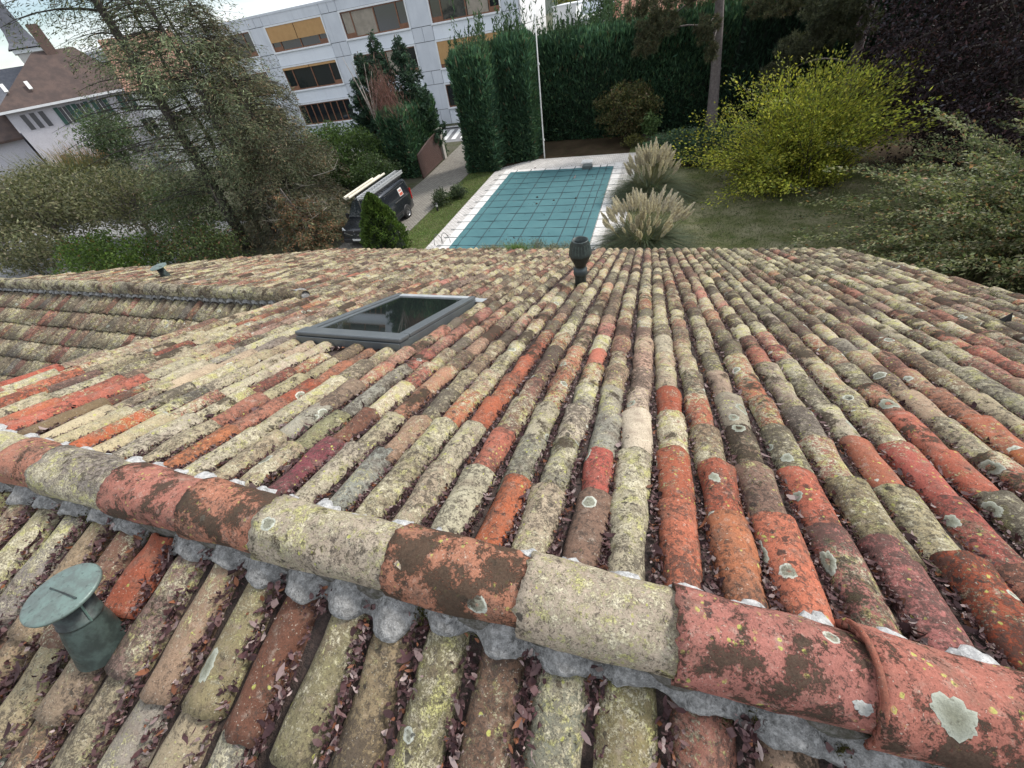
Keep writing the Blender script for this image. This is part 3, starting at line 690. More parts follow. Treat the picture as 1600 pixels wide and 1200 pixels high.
# ------------------------------------------------------------------ vents
def ring_col(V, c, a=.22): return {'col': np.tile((*c, a), (len(V), 1))}
DK = (.022, .026, .025); GN = (.034, .046, .042)
bx_ = np.array([-.91, 5.56, zfar(5.56) - .06])
V, F = lathe([(.095, -.05), (.088, .0), (.088, .20)], 28, bx_); v1 = tag(build('vent_pipe', V, F, M_COPPER, house, smooth=True, attrs=ring_col(V, DK, .08)), 'dark metal vent pipe with a barrel shaped cowl')
V, F = lathe([(.088, .20), (.107, .205), (.110, .225), (.104, .25), (.107, .285), (.088, .295), (.083, .33)], 28, bx_); build('band', V, F, M_COPPER, v1, smooth=True, attrs=ring_col(V, (.05, .062, .065), .05))
V, F = lathe([(.083, .33), (.10, .38), (.145, .47), (.160, .52)], 28, bx_); build('cowl', V, F, M_COPPER, v1, smooth=True, attrs=ring_col(V, DK, .05))
V, F = lathe([(.160, .52), (.172, .525), (.172, .54), (.160, .60), (.122, .735), (.122, .75), (.108, .75), (.105, .60), (.10, .42), (.0, .42)], 28, bx_); build('cowl', V, F, M_COPPER, v1, smooth=True, attrs=ring_col(V, (.034, .044, .042), .12))
for q in range(20):
    a_ = q*math.pi/10; V, F = tube([bx_ + [.163*math.cos(a_), .163*math.sin(a_), .57], bx_ + [.132*math.cos(a_), .132*math.sin(a_), .70]], .006, 5); build('louvre', V, F, M_COPPER, v1, attrs=ring_col(V, (.06, .085, .078), .2))
def disc_vent(base, up, hgt, r, rc, label, capdir, n=40):
    up = unit(up); x = unit(np.cross([0, 1, .2], up)); y = np.cross(up, x); Mt = np.stack([x, y, up], 1)
    V, F = lathe([(r*1.36, -.07), (r*1.28, -.02), (r*1.15, hgt*.30), (r*1.02, hgt*.50)], n, base, Mt)
    o = tag(build('vent_pipe', V, F, M_COPPER, house, smooth=True, attrs=ring_col(V, GN)), label)
    V, F = lathe([(r*1.02, hgt*.50), (r*1.06, hgt*.505), (r*1.06, hgt*.54), (r, hgt*.545), (r, hgt*.97), (0, hgt*.97)], n, base, Mt); build('sleeve', V, F, M_COPPER, o, smooth=True, attrs=ring_col(V, DK))
    cu = unit(capdir); x = unit(np.cross([0, 1, .2], cu)); y = np.cross(cu, x); Mc = np.stack([x, y, cu], 1); c = np.asarray(base) + up*hgt
    V, F = lathe([(0, .002), (rc*.97, -.008), (rc, -.006), (rc*1.012, 0), (rc, .006), (rc*.95, .009), (rc*.4, .014), (0, .017)], n, c, Mc)
    cp = build('cap', V, F, M_COPPER, o, smooth=True, attrs=ring_col(V, (.12, .15, .138), .7))
    V, F = obox(c + cu*.0165 + x*.02, (x, y, cu), (rc*.62, .0022, .0025)); build('seam', V, F, M_COPPER, cp, attrs=ring_col(V, DK))
    for s_ in (-1, 1):
        V, F = tube([c + x*s_*rc*.6 - cu*.006, np.asarray(base) + up*hgt*.53 + x*s_*r*1.05], .0035, 5); build('brace', V, F, M_COPPER, o, attrs=ring_col(V, (.15, .23, .2)))
    return o
disc_vent((-2.03, -.135, 6.535), (0.0, .34, .94), .285, .066, .120, 'green copper vent stub with a tilted disc cap on the near slope', (.05, .12, 1))
disc_vent((-9.83, 5.2, zfar(5.2) - .04), (0, 0, 1), .24, .07, .16, 'small copper vent with a disc cap near the far left eave', (0, -.05, 1), 20)
pb = np.array([3.43, 4.27, zfar(4.27) - .01])
V = np.array([[-.03, -.03, -.03], [.03, -.03, -.03], [.03, .03, -.03], [-.03, .03, -.03], [.0, .0, .08]]) + pb
tag(build('vent_pipe', V, [np.array([[0, 1, 4], [1, 2, 4], [2, 3, 4], [3, 0, 4]]), np.array([[3, 2, 1, 0]])], plain('black_metal', (.02, .02, .02), rough=.6), house), 'small black pointed vent hood on the right of the slope')
# ------------------------------------------------------------------ ground, lawn, drive, street
def sheet(name, pts, z, mat, label=None, kind='structure', parent=None):
    V = np.array([[x, y, z] for x, y in pts], float)
    return tag(build(name, V, [np.arange(len(V))[None]], mat, parent), label, None, None, kind)
def turf_material(name, c1, c2, c3):
    b = NB(name); p = b.pos(); c = b.mix(b.ramp(b.noise(p, .55, 6, .65), .36, .64), c1, c2); c = b.mix(b.ramp(b.noise(p, 3.0, 5, .7), .5, .7), c, c3)
    g = b.noise(p, 26, 4, .7); c = b.mix(1.0, c, b.mix(g, (.6,)*3, (1.4,)*3), 'MULTIPLY'); b.set(Base_Color=c, Roughness=.95); b.b.inputs['Specular IOR Level'].default_value = .1; b.bump(g, .8, .05); return b.m
M_TURF = turf_material('turf', (.070, .105, .030), (.11, .115, .050), (.14, .125, .075))
M_DRY = turf_material('dry_turf', (.105, .118, .045), (.23, .215, .135), (.06, .085, .026))
M_SOIL = turf_material('soil', (.045, .032, .020), (.075, .054, .034), (.042, .046, .018))
M_EARTH = turf_material('earth', (.10, .095, .07), (.07, .08, .04), (.15, .14, .12))
M_ASPH = plain('asphalt', (.17, .17, .175), (.21, .21, .215), 1.5, .9, .3, 80)
def cobble_material(name, c1, c2, cj, scale, bump=.6):
    b = NB(name); p = b.pos(); br = b.n('ShaderNodeTexBrick'); b.l(p, br.inputs['Vector']); br.inputs['Scale'].default_value = scale
    br.inputs['Color1'].default_value = (*c1, 1); br.inputs['Color2'].default_value = (*c2, 1); br.inputs['Mortar'].default_value = (*cj, 1)
    br.inputs['Mortar Size'].default_value = .03; br.inputs['Brick Width'].default_value = .42; br.inputs['Row Height'].default_value = .22; br.inputs['Bias'].default_value = -.1
    c = b.mix(b.ramp(b.noise(p, .9, 5, .6), .45, .75, 0, .5), br.outputs['Color'], tuple(x*.62 for x in c1)); g = b.noise(p, 18, 4, .7)
    c = b.mix(1.0, c, b.mix(g, (.7,)*3, (1.3,)*3), 'MULTIPLY'); b.set(Base_Color=c, Roughness=.9)
    b.bump(b.math('ADD', br.outputs['Fac'], b.math('MULTIPLY', g, -.6)), bump, -.012); return b.m
M_DECKING = cobble_material('white_paving', (.68, .66, .64), (.50, .48, .46), (.30, .27, .24), 1.7, .9)
M_DRIVE = cobble_material('drive_cobbles', (.31, .29, .25), (.21, .19, .165), (.075, .07, .06), 2.0, 1.0)
sheet('ground', [(-900, -300), (900, -300), (900, 1500), (-900, 1500)], 0.0, M_EARTH)
sheet('lawn', [(-12.6, 10), (-10.55, 10), (-10.55, 28.9), (-12.5, 28.9)], .004, M_TURF)
sheet('lawn', [(-1.6, 10), (24, 10), (24, 34.6), (-1.6, 34.6)], .004, M_DRY)
sheet('flower_bed', [(-10.6, 28.8), (-1.6, 28.8), (-1.6, 35.4), (-10.6, 35.4)], .004, M_SOIL)
sheet('flower_bed', [(1.0, 27.4), (9, 25.4), (24, 21.0), (24, 36), (1.0, 36)], .008, M_SOIL)
sheet('driveway', [(-16.2, 9), (-12.62, 9), (-12.62, 27.6), (-12.9, 38.0), (-16.6, 38.0), (-15.9, 27.6)], .006, M_DRIVE)
sheet('street', [(-140, 30.5), (-17, 38.0), (40, 38.0), (40, 44.0), (-17, 44.0), (-140, 38)], .006, M_ASPH)
sheet('pavement', [(-60, 44.0), (10, 44.0), (10, 46.0), (-60, 43.0)], .02, plain('pavement_concrete', (.42, .42, .42), (.36, .36, .36), 2, .9, .2, 40))
for q in range(9): sheet('road_marking', [(-22 + q*.9, 39.0), (-21.55 + q*.9, 39.0), (-22.35 + q*.9, 43.0), (-22.8 + q*.9, 43.0)], .010, plain('road_paint', (.7, .7, .68)) if q == 0 else bpy.data.materials['road_paint'])
sheet('parking_area', [(-75, 3), (-26, 3), (-26.5, 21), (-40, 22), (-75, 24)], .006, plain('grey_gravel', (.25, .25, .26), (.32, .32, .325), 1.2, .95, .5, 30))
# pool terrace
tz = .05
V, F = slab(np.array([(-10.55, 12, tz), (-.98, 12, tz), (-.98, 30.6, tz), (-8.25, 30.6, tz), (-10.55, 28.9, tz)]), .06)
terrace = tag(build('pool_terrace', V, F, M_DECKING), kind='structure')
M_COPING = plain('coping', (.70, .68, .66), (.60, .58, .56), 3, .85, .25, 40)
CX0, CX1, CY0, CY1 = -9.22, -2.36, 15.4, 27.85
i = 0; y = CY0 - .1
while y < CY1 + .3:      # coping stones round the basin
    for x0 in (CX0 - .52, CX1 + .03): build('coping_stone', *box(x0, x0 + .49, y, y + .465, tz + .002, tz + .022 + rng.uniform(0, .008)), M_COPING, terrace, bevel=.006)
    y += .475
x = CX0 - .03
while x < CX1: build('coping_stone', *box(x, min(x + .465, CX1 + .02), CY1 + .03, CY1 + .5, tz + .002, tz + .022 + rng.uniform(0, .008)), M_COPING, terrace, bevel=.006); x += .475
def cover_material():
    b = NB('pool_cover_mesh'); p = b.pos(); c = b.mix(b.ramp(b.noise(p, .6, 5, .6), .3, .7), (.044, .132, .148), (.058, .158, .172)); g = b.noise(p, 45, 3, .6)
    c = b.mix(1.0, c, b.mix(g, (.88,)*3, (1.12,)*3), 'MULTIPLY'); c = b.mix(b.ramp(b.noise(p, 4, 6, .7), .62, .75, 0, .5), c, (.10, .17, .16)); b.set(Base_Color=c, Roughness=.75); b.bump(g, .2, .01); return b.m
nx, ny = 57, 101; gx = np.linspace(CX0, CX1, nx); gy = np.linspace(CY0, CY1, ny); GX, GY = np.meshgrid(gx, gy)
bx = np.minimum(GX - CX0, CX1 - GX); by = np.minimum(GY - CY0, CY1 - GY)
Z = tz + .05 - .015*np.clip(np.minimum(bx, by)/1.2, 0, 1) + .010*np.sin(GX*6.43) * np.sin(GY*6.4) + .006*wob(np.stack([GX, GY, GX*0], -1).reshape(-1, 3), 2.2, 3, 1.0)[:, 0].reshape(GX.shape) + .005*np.sin(GX*2.1 + GY*3.3)
pool = build('pool_cover', np.stack([GX, GY, Z], -1).reshape(-1, 3), grid(nx, ny), cover_material(), None, smooth=True)
tag(pool, 'teal mesh safety cover stretched over the swimming pool with dark straps', 'pool cover')
M_STRAP = plain('dark_strap', (.015, .045, .055), rough=.7)
def strap(p0, p1):
    n = 24; P = np.linspace(p0, p1, n); inside = (P[:, 0] > CX0) & (P[:, 0] < CX1) & (P[:, 1] > CY0) & (P[:, 1] < CY1)
    b = np.minimum(np.minimum(P[:, 0] - CX0, CX1 - P[:, 0]), np.minimum(P[:, 1] - CY0, CY1 - P[:, 1]))
    P = np.column_stack([P, np.where(inside, tz + .055 - .012*np.clip(b/1.2, 0, 1), tz + .034)])
    P[:, :2] += rng.normal(0, .008, (n, 2)); V, F = tube(P, .026, 6); V[:, 2] = P[:, 2].repeat(6) + (V[:, 2] - P[:, 2].repeat(6))*.3
    build('strap', V, F, M_STRAP, pool)
xs = CX0 + np.array([.37, 1.36, 2.36, 3.36, 4.36, 5.36, 6.02, 6.42])
for x in xs: strap((x, CY0 + .1), (x + .02, CY1 + .42))
for k in range(13): y = CY1 - .42 - k*.955; strap((CX0 - .78, y), (CX1 + .78, y - .03))
for q in ((-6.2, 23.0), (-5.1, 22.4), (-3.9, 22.6), (-6.0, 22.0)):
    V, F = lathe([(0, .0), (.06, .004), (.07, .02), (.04, .05), (0, .055)], 9, (*q, tz + .035)); V += wob(V, 30, int(q[0]*7) + 90, .01); tag(build('leaf_clump', V, F, plain('wet_leaf', (.025, .02, .015)) if 'wet_leaf' not in bpy.data.materials else bpy.data.materials['wet_leaf']), {-6.2: 'leftmost dark leaf clump on the teal pool cover', -5.1: 'middle dark leaf clump on the teal pool cover', -3.9: 'rightmost dark leaf clump on the teal pool cover', -6.0: 'dark leaf clump nearest the house on the pool cover'}[q[0]], 'leaf clump', 'leaf clumps on the pool cover')
n = 260; flat_ = Slope((0, 0, tz + .045), (0, 1, 0), (0, 0, 1)); P = np.stack([rng.uniform(CX0 - .8, CX1 + .8, n), CY1 + .6 - 11*rng.random(n)**1.6, np.full(n, tz + .052)], 1)
V, F, c = curled(n, P, .035, flat_, .2); tag(build('leaf_litter', V, F, M_LEAF, pool, attrs={'col': c}), kind='stuff')
sk = empty('diving_block', (-4.1, 28.35, tz), 'small white block with a grey step at the far end of the pool', 'diving block')
M_WHITE = plain('white_paint', (.72, .72, .70), (.6, .6, .58), 4, .6, .1, 40)
build('slab', *box(-4.45, -3.75, 28.1, 28.75, tz + .2, tz + .28), M_WHITE, sk, bevel=.015); build('foot', *box(-4.35, -3.85, 28.25, 28.7, tz, tz + .2), M_WHITE, sk)
build('step', *box(-4.3, -3.7, 27.55, 28.05, tz + .02, tz + .22), plain('grey_plastic', (.10, .12, .12), rough=.6), sk, bevel=.02)
hr = empty('pool_handrail', (-9.85, 17.2, tz), 'thin bent metal handrail loops at the near corner of the terrace', 'handrail')
for k in (0, .35):
    a = np.linspace(0, math.pi, 12); V, F = tube(np.stack([-9.95 + k + .22*np.cos(a), 17.1 + k*.4 + .05*np.cos(a), tz + .55*np.sin(a)], 1), .014, 6); build('rail', V, F, plain('steel', (.16, .16, .16), rough=.35, metal=.8) if 'steel' not in bpy.data.materials else bpy.data.materials['steel'], hr)
fp = empty('flagpole', (-7.54, 30.93, .0), 'thin white flagpole in front of the dark hedge', 'flagpole')
V, F = lathe([(.0, 7.56), (.036, 7.55), (.045, 3), (.052, 0)], 12, (-7.54, 30.93, 0)); build('pole', V, F[:, ::-1], M_WHITE, fp, smooth=True)
V, F = lathe([(0, 7.70), (.05, 7.68), (.06, 7.63), (.04, 7.55)], 10, (-7.54, 30.93, 0)); build('finial', V, F[:, ::-1], M_WHITE, fp, smooth=True)
for z in (1.1, 5.3): build('cleat', *box(-7.50, -7.44, 30.85, 30.93, z, z + .12), M_WHITE, fp)
bl = empty('bollard_light', (-12.06, 21.65, 0), 'small black garden bollard light with a pale lens beside the drive', 'bollard light')
V, F = lathe([(.05, .26), (.05, 0)], 12, (-12.06, 21.65, 0)); build('post', V, F, plain('black_plastic', (.02, .02, .022), rough=.5), bl, smooth=True)
V, F = lathe([(.065, .40), (.06, .26)], 12, (-12.06, 21.65, 0)); build('lens', V, F, plain('frosted', (.6, .6, .58), rough=.4), bl, smooth=True)
V, F = lathe([(0, .47), (.08, .455), (.085, .40), (0, .40)], 12, (-12.06, 21.65, 0)); build('cap', V, F, bpy.data.materials['black_plastic'], bl, smooth=True)

# ------------------------------------------------------------------ planting tools
def pick(pal, n, var=.25):
    pal = np.asarray([p[:3] for p in pal]), np.asarray([p[3] for p in pal], float)
    c = pal[0][rng.choice(len(pal[1]), n, p=pal[1]/pal[1].sum())]
    return c*np.exp(rng.normal(0, var, (n, 1)))
def rdir(n): d = rng.normal(size=(n, 3)); return d/np.linalg.norm(d, axis=1)[:, None]
def quads(P, l, w, D=None, jitter=.5):
    n = len(P); d = rdir(n) if D is None else np.asarray(D, float) + rng.normal(0, jitter, (n, 3)); d /= np.linalg.norm(d, axis=1)[:, None] + 1e-9
    b = np.cross(d, rdir(n)); b /= np.linalg.norm(b, axis=1)[:, None] + 1e-9
    l = np.asarray(l)*rng.uniform(.6, 1.35, n); w = np.asarray(w)*rng.uniform(.6, 1.35, n)
    nn = np.cross(d, b)
    V = np.stack([P - d*(l/2)[:, None], P + b*(w/2)[:, None] + nn*(w*.18)[:, None], P + d*(l/2)[:, None], P - b*(w/2)[:, None] + nn*(w*.18)[:, None]], 1).reshape(-1, 3)
    return V, np.arange(n*4).reshape(-1, 4)
def clumps(c, rad, ncl, shell=.45, up=0.0):
    d = rdir(ncl); d[:, 2] += up; d /= np.linalg.norm(d, axis=1)[:, None]
    return np.asarray(c) + d*np.asarray(rad)*(shell + (1 - shell)*rng.random((ncl, 1))**.6), d
def cloud(cl, per, cr, flat=.7):
    n = len(cl)*per; k = np.repeat(np.arange(len(cl)), per)
    g = rng.normal(size=(n, 3)); g *= np.minimum(1, 1.7/np.linalg.norm(g, axis=1))[:, None]
    cr = np.broadcast_to(cr, len(cl))[k]
    return cl[k] + g*cr[:, None]*[1, 1, flat], k
def plant(name, label, cat, base, group=None): return empty(name, base, label, cat, group)
def limbs(base, top, r, targets, tmat, parent, name='trunk', nseg=7, bend=.15):
    m = MB(); b = np.asarray(base, float); t = np.asarray(top, float); s = np.linspace(0, 1, nseg)[:, None]
    P = b + (t - b)*s + wob(b + (t - b)*s, .8, int(abs(b[0]*31 + b[1]*17)) % 9999, bend)*s*(1 - s)*3
    m.tube(P, np.linspace(r, r*.35, nseg), 9)
    for q in targets:
        f = rng.uniform(.25, .95); i0 = b + (t - b)*f; q = np.asarray(q, float); s2 = np.linspace(0, 1, 6)[:, None]
        L_ = i0 + (q - i0)*s2 + rng.normal(0, .12, 3)*np.sin(s2*3.1) + np.array([0, 0, .25])*np.sin(s2*3.1)*np.linalg.norm(q - i0)*.3
        m.tube(L_, np.linspace(r*.32, r*.06, 6), 5)
    return m.build(name, tmat, parent, smooth=True)
def bush(name, label, cat, base, centre, rad, ncl, per, cr, leaf, pal, mat=None, shell=.5, up=.15, trunk=.08, group=None, nl=14, var=.22, cvar=.22, flat=.7, D=None, jitter=.6, floor=.05, bark=None):
    o = plant(name, label, cat, base, group)
    cl, d = clumps(centre, rad, ncl, shell, up); cl = cl[cl[:, 2] > base[2] + floor]
    P, k = cloud(cl, per, cr, flat); ok = P[:, 2] > base[2] + .02; P, k = P[ok], k[ok]
    dd = None
    if D is not None: dd = (P - np.asarray(centre))*D[0] + np.array(D[1])
    V, F = quads(P, leaf[0], leaf[1], dd, jitter); bright = np.exp(rng.normal(0, cvar, len(cl)))[k][:, None]
    build('crown', V, F, mat or M_GREEN, o, attrs={'col': np.repeat(pick(pal, len(P), var)*bright, 4, 0)})
    limbs(base, np.asarray(centre) + [0, 0, rad[2]*.3], trunk, cl[rng.choice(len(cl), min(nl, len(cl)), replace=False)], bark or M_BARK, o)
    return o
# ------------------------------------------------------------------ clipped conifer hedges
DKB = plain('dark_bark', (.040, .034, .030), (.07, .06, .05), 14, .95, .9, 55)
HG = [(.050, .106, .058, 5), (.070, .135, .07, 3), (.034, .074, .046, 3), (.10, .165, .078, 1), (.10, .085, .05, .3)]
def hedge(name, label, x0, x1, y0, y1, h, n, pal=HG, wisp=1.0, mat=None, rag=.10, group=None, cat='hedge', spray=(.34, .085), yaw=0.0, bulge=.12):
    o = plant(name, label, cat, ((x0 + x1)/2, (y0 + y1)/2, 0), group)
    lx, ly = x1 - x0, y1 - y0; ar = np.array([lx*h, lx*h*.5, ly*h, ly*h, lx*ly*1.4]); f = rng.choice(5, n, p=ar/ar.sum())
    u, v = rng.random(n), rng.random(n); P = np.zeros((n, 3)); N = np.zeros((n, 3))
    for k, (ax, sg) in enumerate((('y', -1), ('y', 1), ('x', -1), ('x', 1))):
        q = f == k
        if ax == 'y': P[q] = np.stack([x0 + lx*u[q], np.full(q.sum(), y0 if sg < 0 else y1), h*v[q]], 1); N[q] = [0, sg, 0]
        else: P[q] = np.stack([np.full(q.sum(), x0 if sg < 0 else x1), y0 + ly*u[q], h*v[q]], 1); N[q] = [sg, 0, 0]
    q = f == 4; P[q] = np.stack([x0 + lx*u[q], y0 + ly*v[q], np.full(q.sum(), h)], 1); N[q] = [0, 0, 1]
    lump = wob(P, 1.3, int(abs(x0*13 + y0)) % 999, 1.0)[:, :1]
    hh = (P[:, 2]/h)[:, None]
    P += N*(lump*bulge + rng.normal(-.03, rag, (n, 1)) + .25*wisp*np.clip(hh - .72, 0, 1)*rng.random((n, 1))*2)
    P[:, 0] = (P[:, 0] - (x0 + x1)/2)*(1 - .05*hh[:, 0]) + (x0 + x1)/2
    D = N*.75 + np.array([0, 0, .9])*(.35 + hh)
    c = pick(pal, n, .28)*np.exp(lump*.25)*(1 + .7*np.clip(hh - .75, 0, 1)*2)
    sc = (1 + 1.0*np.clip(hh[:, 0] - .8, 0, 1)*2)
    # free growing shoots along the top
    ns = int(lx*16*wisp); sx = rng.uniform(x0, x1, ns); sy = rng.uniform(y0, y1, ns); sh = rng.gamma(2.4, .20, ns)*wisp
    per = 34; k = np.repeat(np.arange(ns), per); t = rng.random(ns*per)
    Q = np.stack([sx[k] + rng.normal(0, .15, ns*per)*(1.1 - t), sy[k] + rng.normal(0, .15, ns*per)*(1.1 - t), h - .15 + sh[k]*t*1.5], 1)
    DQ = np.stack([(Q[:, 0] - sx[k])*4, (Q[:, 1] - sy[k])*4, np.full(len(k), .9)], 1)
    V, F = quads(np.vstack([P, Q]), np.concatenate([spray[0]*sc, np.full(len(Q), spray[0]*.85)]), np.concatenate([spray[1]*sc, np.full(len(Q), spray[1]*.8)]), np.vstack([D, DQ]), .38)
    c = np.vstack([c, pick([(.075, .125, .06, 3), (.05, .092, .048, 3), (.095, .145, .075, 1)], len(Q), .25)])
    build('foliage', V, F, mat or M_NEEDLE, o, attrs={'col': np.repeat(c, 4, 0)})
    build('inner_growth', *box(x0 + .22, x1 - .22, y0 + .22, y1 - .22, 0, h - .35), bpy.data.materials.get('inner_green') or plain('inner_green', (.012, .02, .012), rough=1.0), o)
    m = MB()
    for tx in np.arange(x0 + .4, x1, 1.1): m.tube([(tx, (y0 + y1)/2, 0), (tx, (y0 + y1)/2, h*.97)], [.09, .02], 6)
    m.build('trunk', M_BARK, o)
    return o
hedge('conifer_hedge', 'tall dark clipped conifer hedge block left of the pool, beside the gate drive', -12.55, -10.35, 28.45, 31.2, 6.35, 26000, wisp=1.5)
hedge('conifer_hedge', 'narrower clipped conifer hedge block between the flagpole and the taller block', -10.3, -8.15, 30.35, 32.6, 6.6, 20000, wisp=1.5)
hedge('conifer_hedge', 'long dark conifer hedge closing the garden behind the pool', -9.0, 4.6, 35.3, 37.2, 6.1, 46000, wisp=1.5)
hedge('conifer_hedge', 'very dark conifer hedge behind the pine trunk and yellow tree', 4.2, 24.0, 34.9, 37.4, 6.3, 30000, pal=[(.026, .056, .034, 5), (.036, .072, .042, 3), (.018, .04, .026, 3)], wisp=.9, spray=(.42, .11))
hedge('conifer_hedge', 'lower clipped hedge behind the brown gate', -18.6, -16.6, 28.2, 33.6, 4.0, 15000, wisp=.7)

# ------------------------------------------------------------------ pampas grass
def strips(B, D, L_, w, bend, nseg=5, tip=.15):
    """tapered blades bending over; B base, D start direction"""
    n = len(B); s = np.linspace(0, 1, nseg); D = D/np.linalg.norm(D, axis=1)[:, None]; out = D*[1, 1, 0]; out /= np.linalg.norm(out, axis=1)[:, None] + 1e-6
    side = np.cross(out, [0, 0, 1.0]); V = np.zeros((n, nseg, 2, 3))
    for i, q in enumerate(s):
        p = B + D*(L_*q)[:, None] + (out*.55 - np.array([0, 0, 1.0]))*(L_*bend*q*q)[:, None]
        ww = (w*(1 - (1 - tip)*q))[:, None]; V[:, i, 0] = p + side*ww; V[:, i, 1] = p - side*ww
    k = np.arange(nseg - 1)*2; f = np.stack([k, k + 2, k + 3, k + 1], 1); F = (f[None] + (np.arange(n)*nseg*2)[:, None, None]).reshape(-1, 4)
    return V.reshape(-1, 3), F
def plume_mesh(name):
    n = 260; t = rng.random(n)**.8; r = .058*np.sin(np.clip(t*1.08 + .04, 0, 1)*math.pi)**.7 + .006; a = rng.uniform(0, 6.28, n); rr = r*rng.random(n)**.4
    P = np.stack([rr*np.cos(a), rr*np.sin(a), .54*t], 1); D = np.stack([np.cos(a)*.35, np.sin(a)*.35, np.full(n, 1.0)], 1)
    V, F = quads(P, .13, .022, D, .18); c = np.repeat(pick([(.62, .56, .48, 3), (.70, .66, .58, 2), (.50, .42, .33, 1.2)], n, .15), 4, 0)
    v2, f2 = tube([(0, 0, -.9), (0, 0, .5)], [.008, .005], 5); 
    return mesh(name, np.vstack([V, v2]), [F, np.asarray(f2[0]) + len(V)], False, {'col': np.vstack([c, np.tile((.22, .21, .10), (len(v2), 1))])})
M_PLUME = foliage('pampas', .3, .8)
PM = [plume_mesh('plume_mesh') for _ in range(5)]
for me in PM: me.materials.append(M_PLUME)
def pampas(label, base, h, spread, npl, lean):
    o = plant('pampas_grass', label, 'pampas grass', base, 'pampas grass clumps beside the pool'); base = np.asarray(base, float)
    n = 3600; a = rng.uniform(0, 6.28, n); el = rng.uniform(.35, 1.35, n); rb = .35*np.sqrt(rng.random(n))
    B = base + np.stack([rb*np.cos(a), rb*np.sin(a), np.zeros(n)], 1); D = np.stack([np.cos(a)*np.cos(el), np.sin(a)*np.cos(el), np.sin(el)], 1)
    V, F = strips(B, D, h*rng.uniform(.5, 1.0, n), np.full(n, .016), rng.uniform(.4, .9, n), 6); V[:, 2] = np.maximum(V[:, 2], .01)
    build('blades', V, F, M_GREEN, o, attrs={'col': np.repeat(pick([(.10, .13, .075, 3), (.14, .16, .10, 2), (.20, .18, .11, 1), (.065, .095, .052, 2)], n, .2), 12, 0)})
    for q in range(npl):
        a_ = rng.uniform(0, 6.28); rr = spread*rng.random()**.55; d = np.array([math.cos(a_)*rr, math.sin(a_)*rr, 0]) + np.array([*lean, 0])*.2
        top = base + d + [0, 0, h*(.98 - .24*(rr/spread)**2) + rng.normal(0, .09) - .62]
        dirv = unit([d[0]*.58, d[1]*.58, 1]); ob = bpy.data.objects.new('plume', PM[q % 5]); COL.objects.link(ob); ob.parent = o
        ob.rotation_euler = Vector(dirv).to_track_quat('Z', 'Y').to_euler(); ob.location = top - base; s_ = rng.uniform(.7, 1.2); ob.scale = (s_, s_, s_)
pampas('farther pampas grass clump crowned with many upright cream plumes', (-.02, 22.9, 0), 2.5, 1.1, 120, (0, 0))
pampas('nearer pampas grass clump with fanned cream plumes just past the eave', (-.1, 17.0, 0), 2.2, 1.5, 120, (0, 0))
# ------------------------------------------------------------------ garden shrubs and trees, right side
bush('shrub', 'loose brownish green shrub against the hedge behind the pool', 'shrub', (-2.1, 33.6, 0), (-2.2, 33.5, 1.9), (2.3, 1.5, 1.65), 150, 46, .30, (.19, .075), [(.095, .10, .04, 4), (.13, .115, .05, 2), (.11, .07, .035, 1), (.06, .075, .03, 2)], shell=.3, trunk=.05)
bush('sapling', 'small bright green leafy sapling beside the loose shrub', 'sapling', (-.5, 32.4, 0), (-.45, 32.4, 1.05), (.55, .5, .85), 26, 34, .2, (.19, .09), [(.09, .15, .055, 3), (.13, .19, .07, 2), (.06, .10, .04, 1)], shell=.2, trunk=.025, nl=6)
bush('shrub', 'tiny yellowish shrub in the bed behind the far pampas', 'shrub', (-1.5, 32.0, 0), (-1.5, 32.0, .45), (.7, .5, .4), 18, 30, .18, (.16, .07), [(.15, .15, .045, 3), (.10, .10, .04, 2)], shell=.2, trunk=.02, nl=4)
bush('juniper', 'low spreading dark green juniper between the far pampas and the pine', 'juniper', (2.4, 28.6, 0), (2.5, 28.8, .55), (3.3, 1.9, .95), 150, 70, .30, (.26, .06), [(.055, .10, .052, 4), (.08, .13, .065, 2), (.03, .055, .034, 3)], mat=M_NEEDLE, shell=.4, trunk=.06, flat=.5, D=(.25, (0, 0, .25)))
bush('juniper', 'browner juniper patch at the foot of the pine', 'juniper', (4.9, 30.2, 0), (4.9, 30.2, .4), (1.9, 1.4, .8), 60, 60, .28, (.24, .055), [(.06, .062, .035, 3), (.085, .06, .035, 2), (.03, .045, .025, 3)], mat=M_NEEDLE, shell=.4, trunk=.05, flat=.5, D=(.25, (0, 0, .25)))
YG = [(.30, .31, .045, 4), (.22, .25, .042, 3), (.38, .35, .06, 2), (.13, .165, .035, 2)]
PU = [(.040, .026, .032, 4), (.025, .017, .022, 4), (.072, .038, .042, 1.4), (.07, .066, .085, 1.0)]
bush('copper_beech', 'large dark purple leaved tree filling the upper right', 'tree', (14.6, 25.4, 0), (14.3, 25.2, 5.9), (6.0, 4.4, 6.2), 700, 110, .55, (.155, .09), PU, shell=.55, up=0, trunk=.3, nl=40, flat=.6, cvar=.35)
CT = [(.185, .195, .10, 4), (.13, .16, .072, 3), (.25, .235, .145, 2), (.25, .145, .08, .8), (.07, .095, .046, 2)]
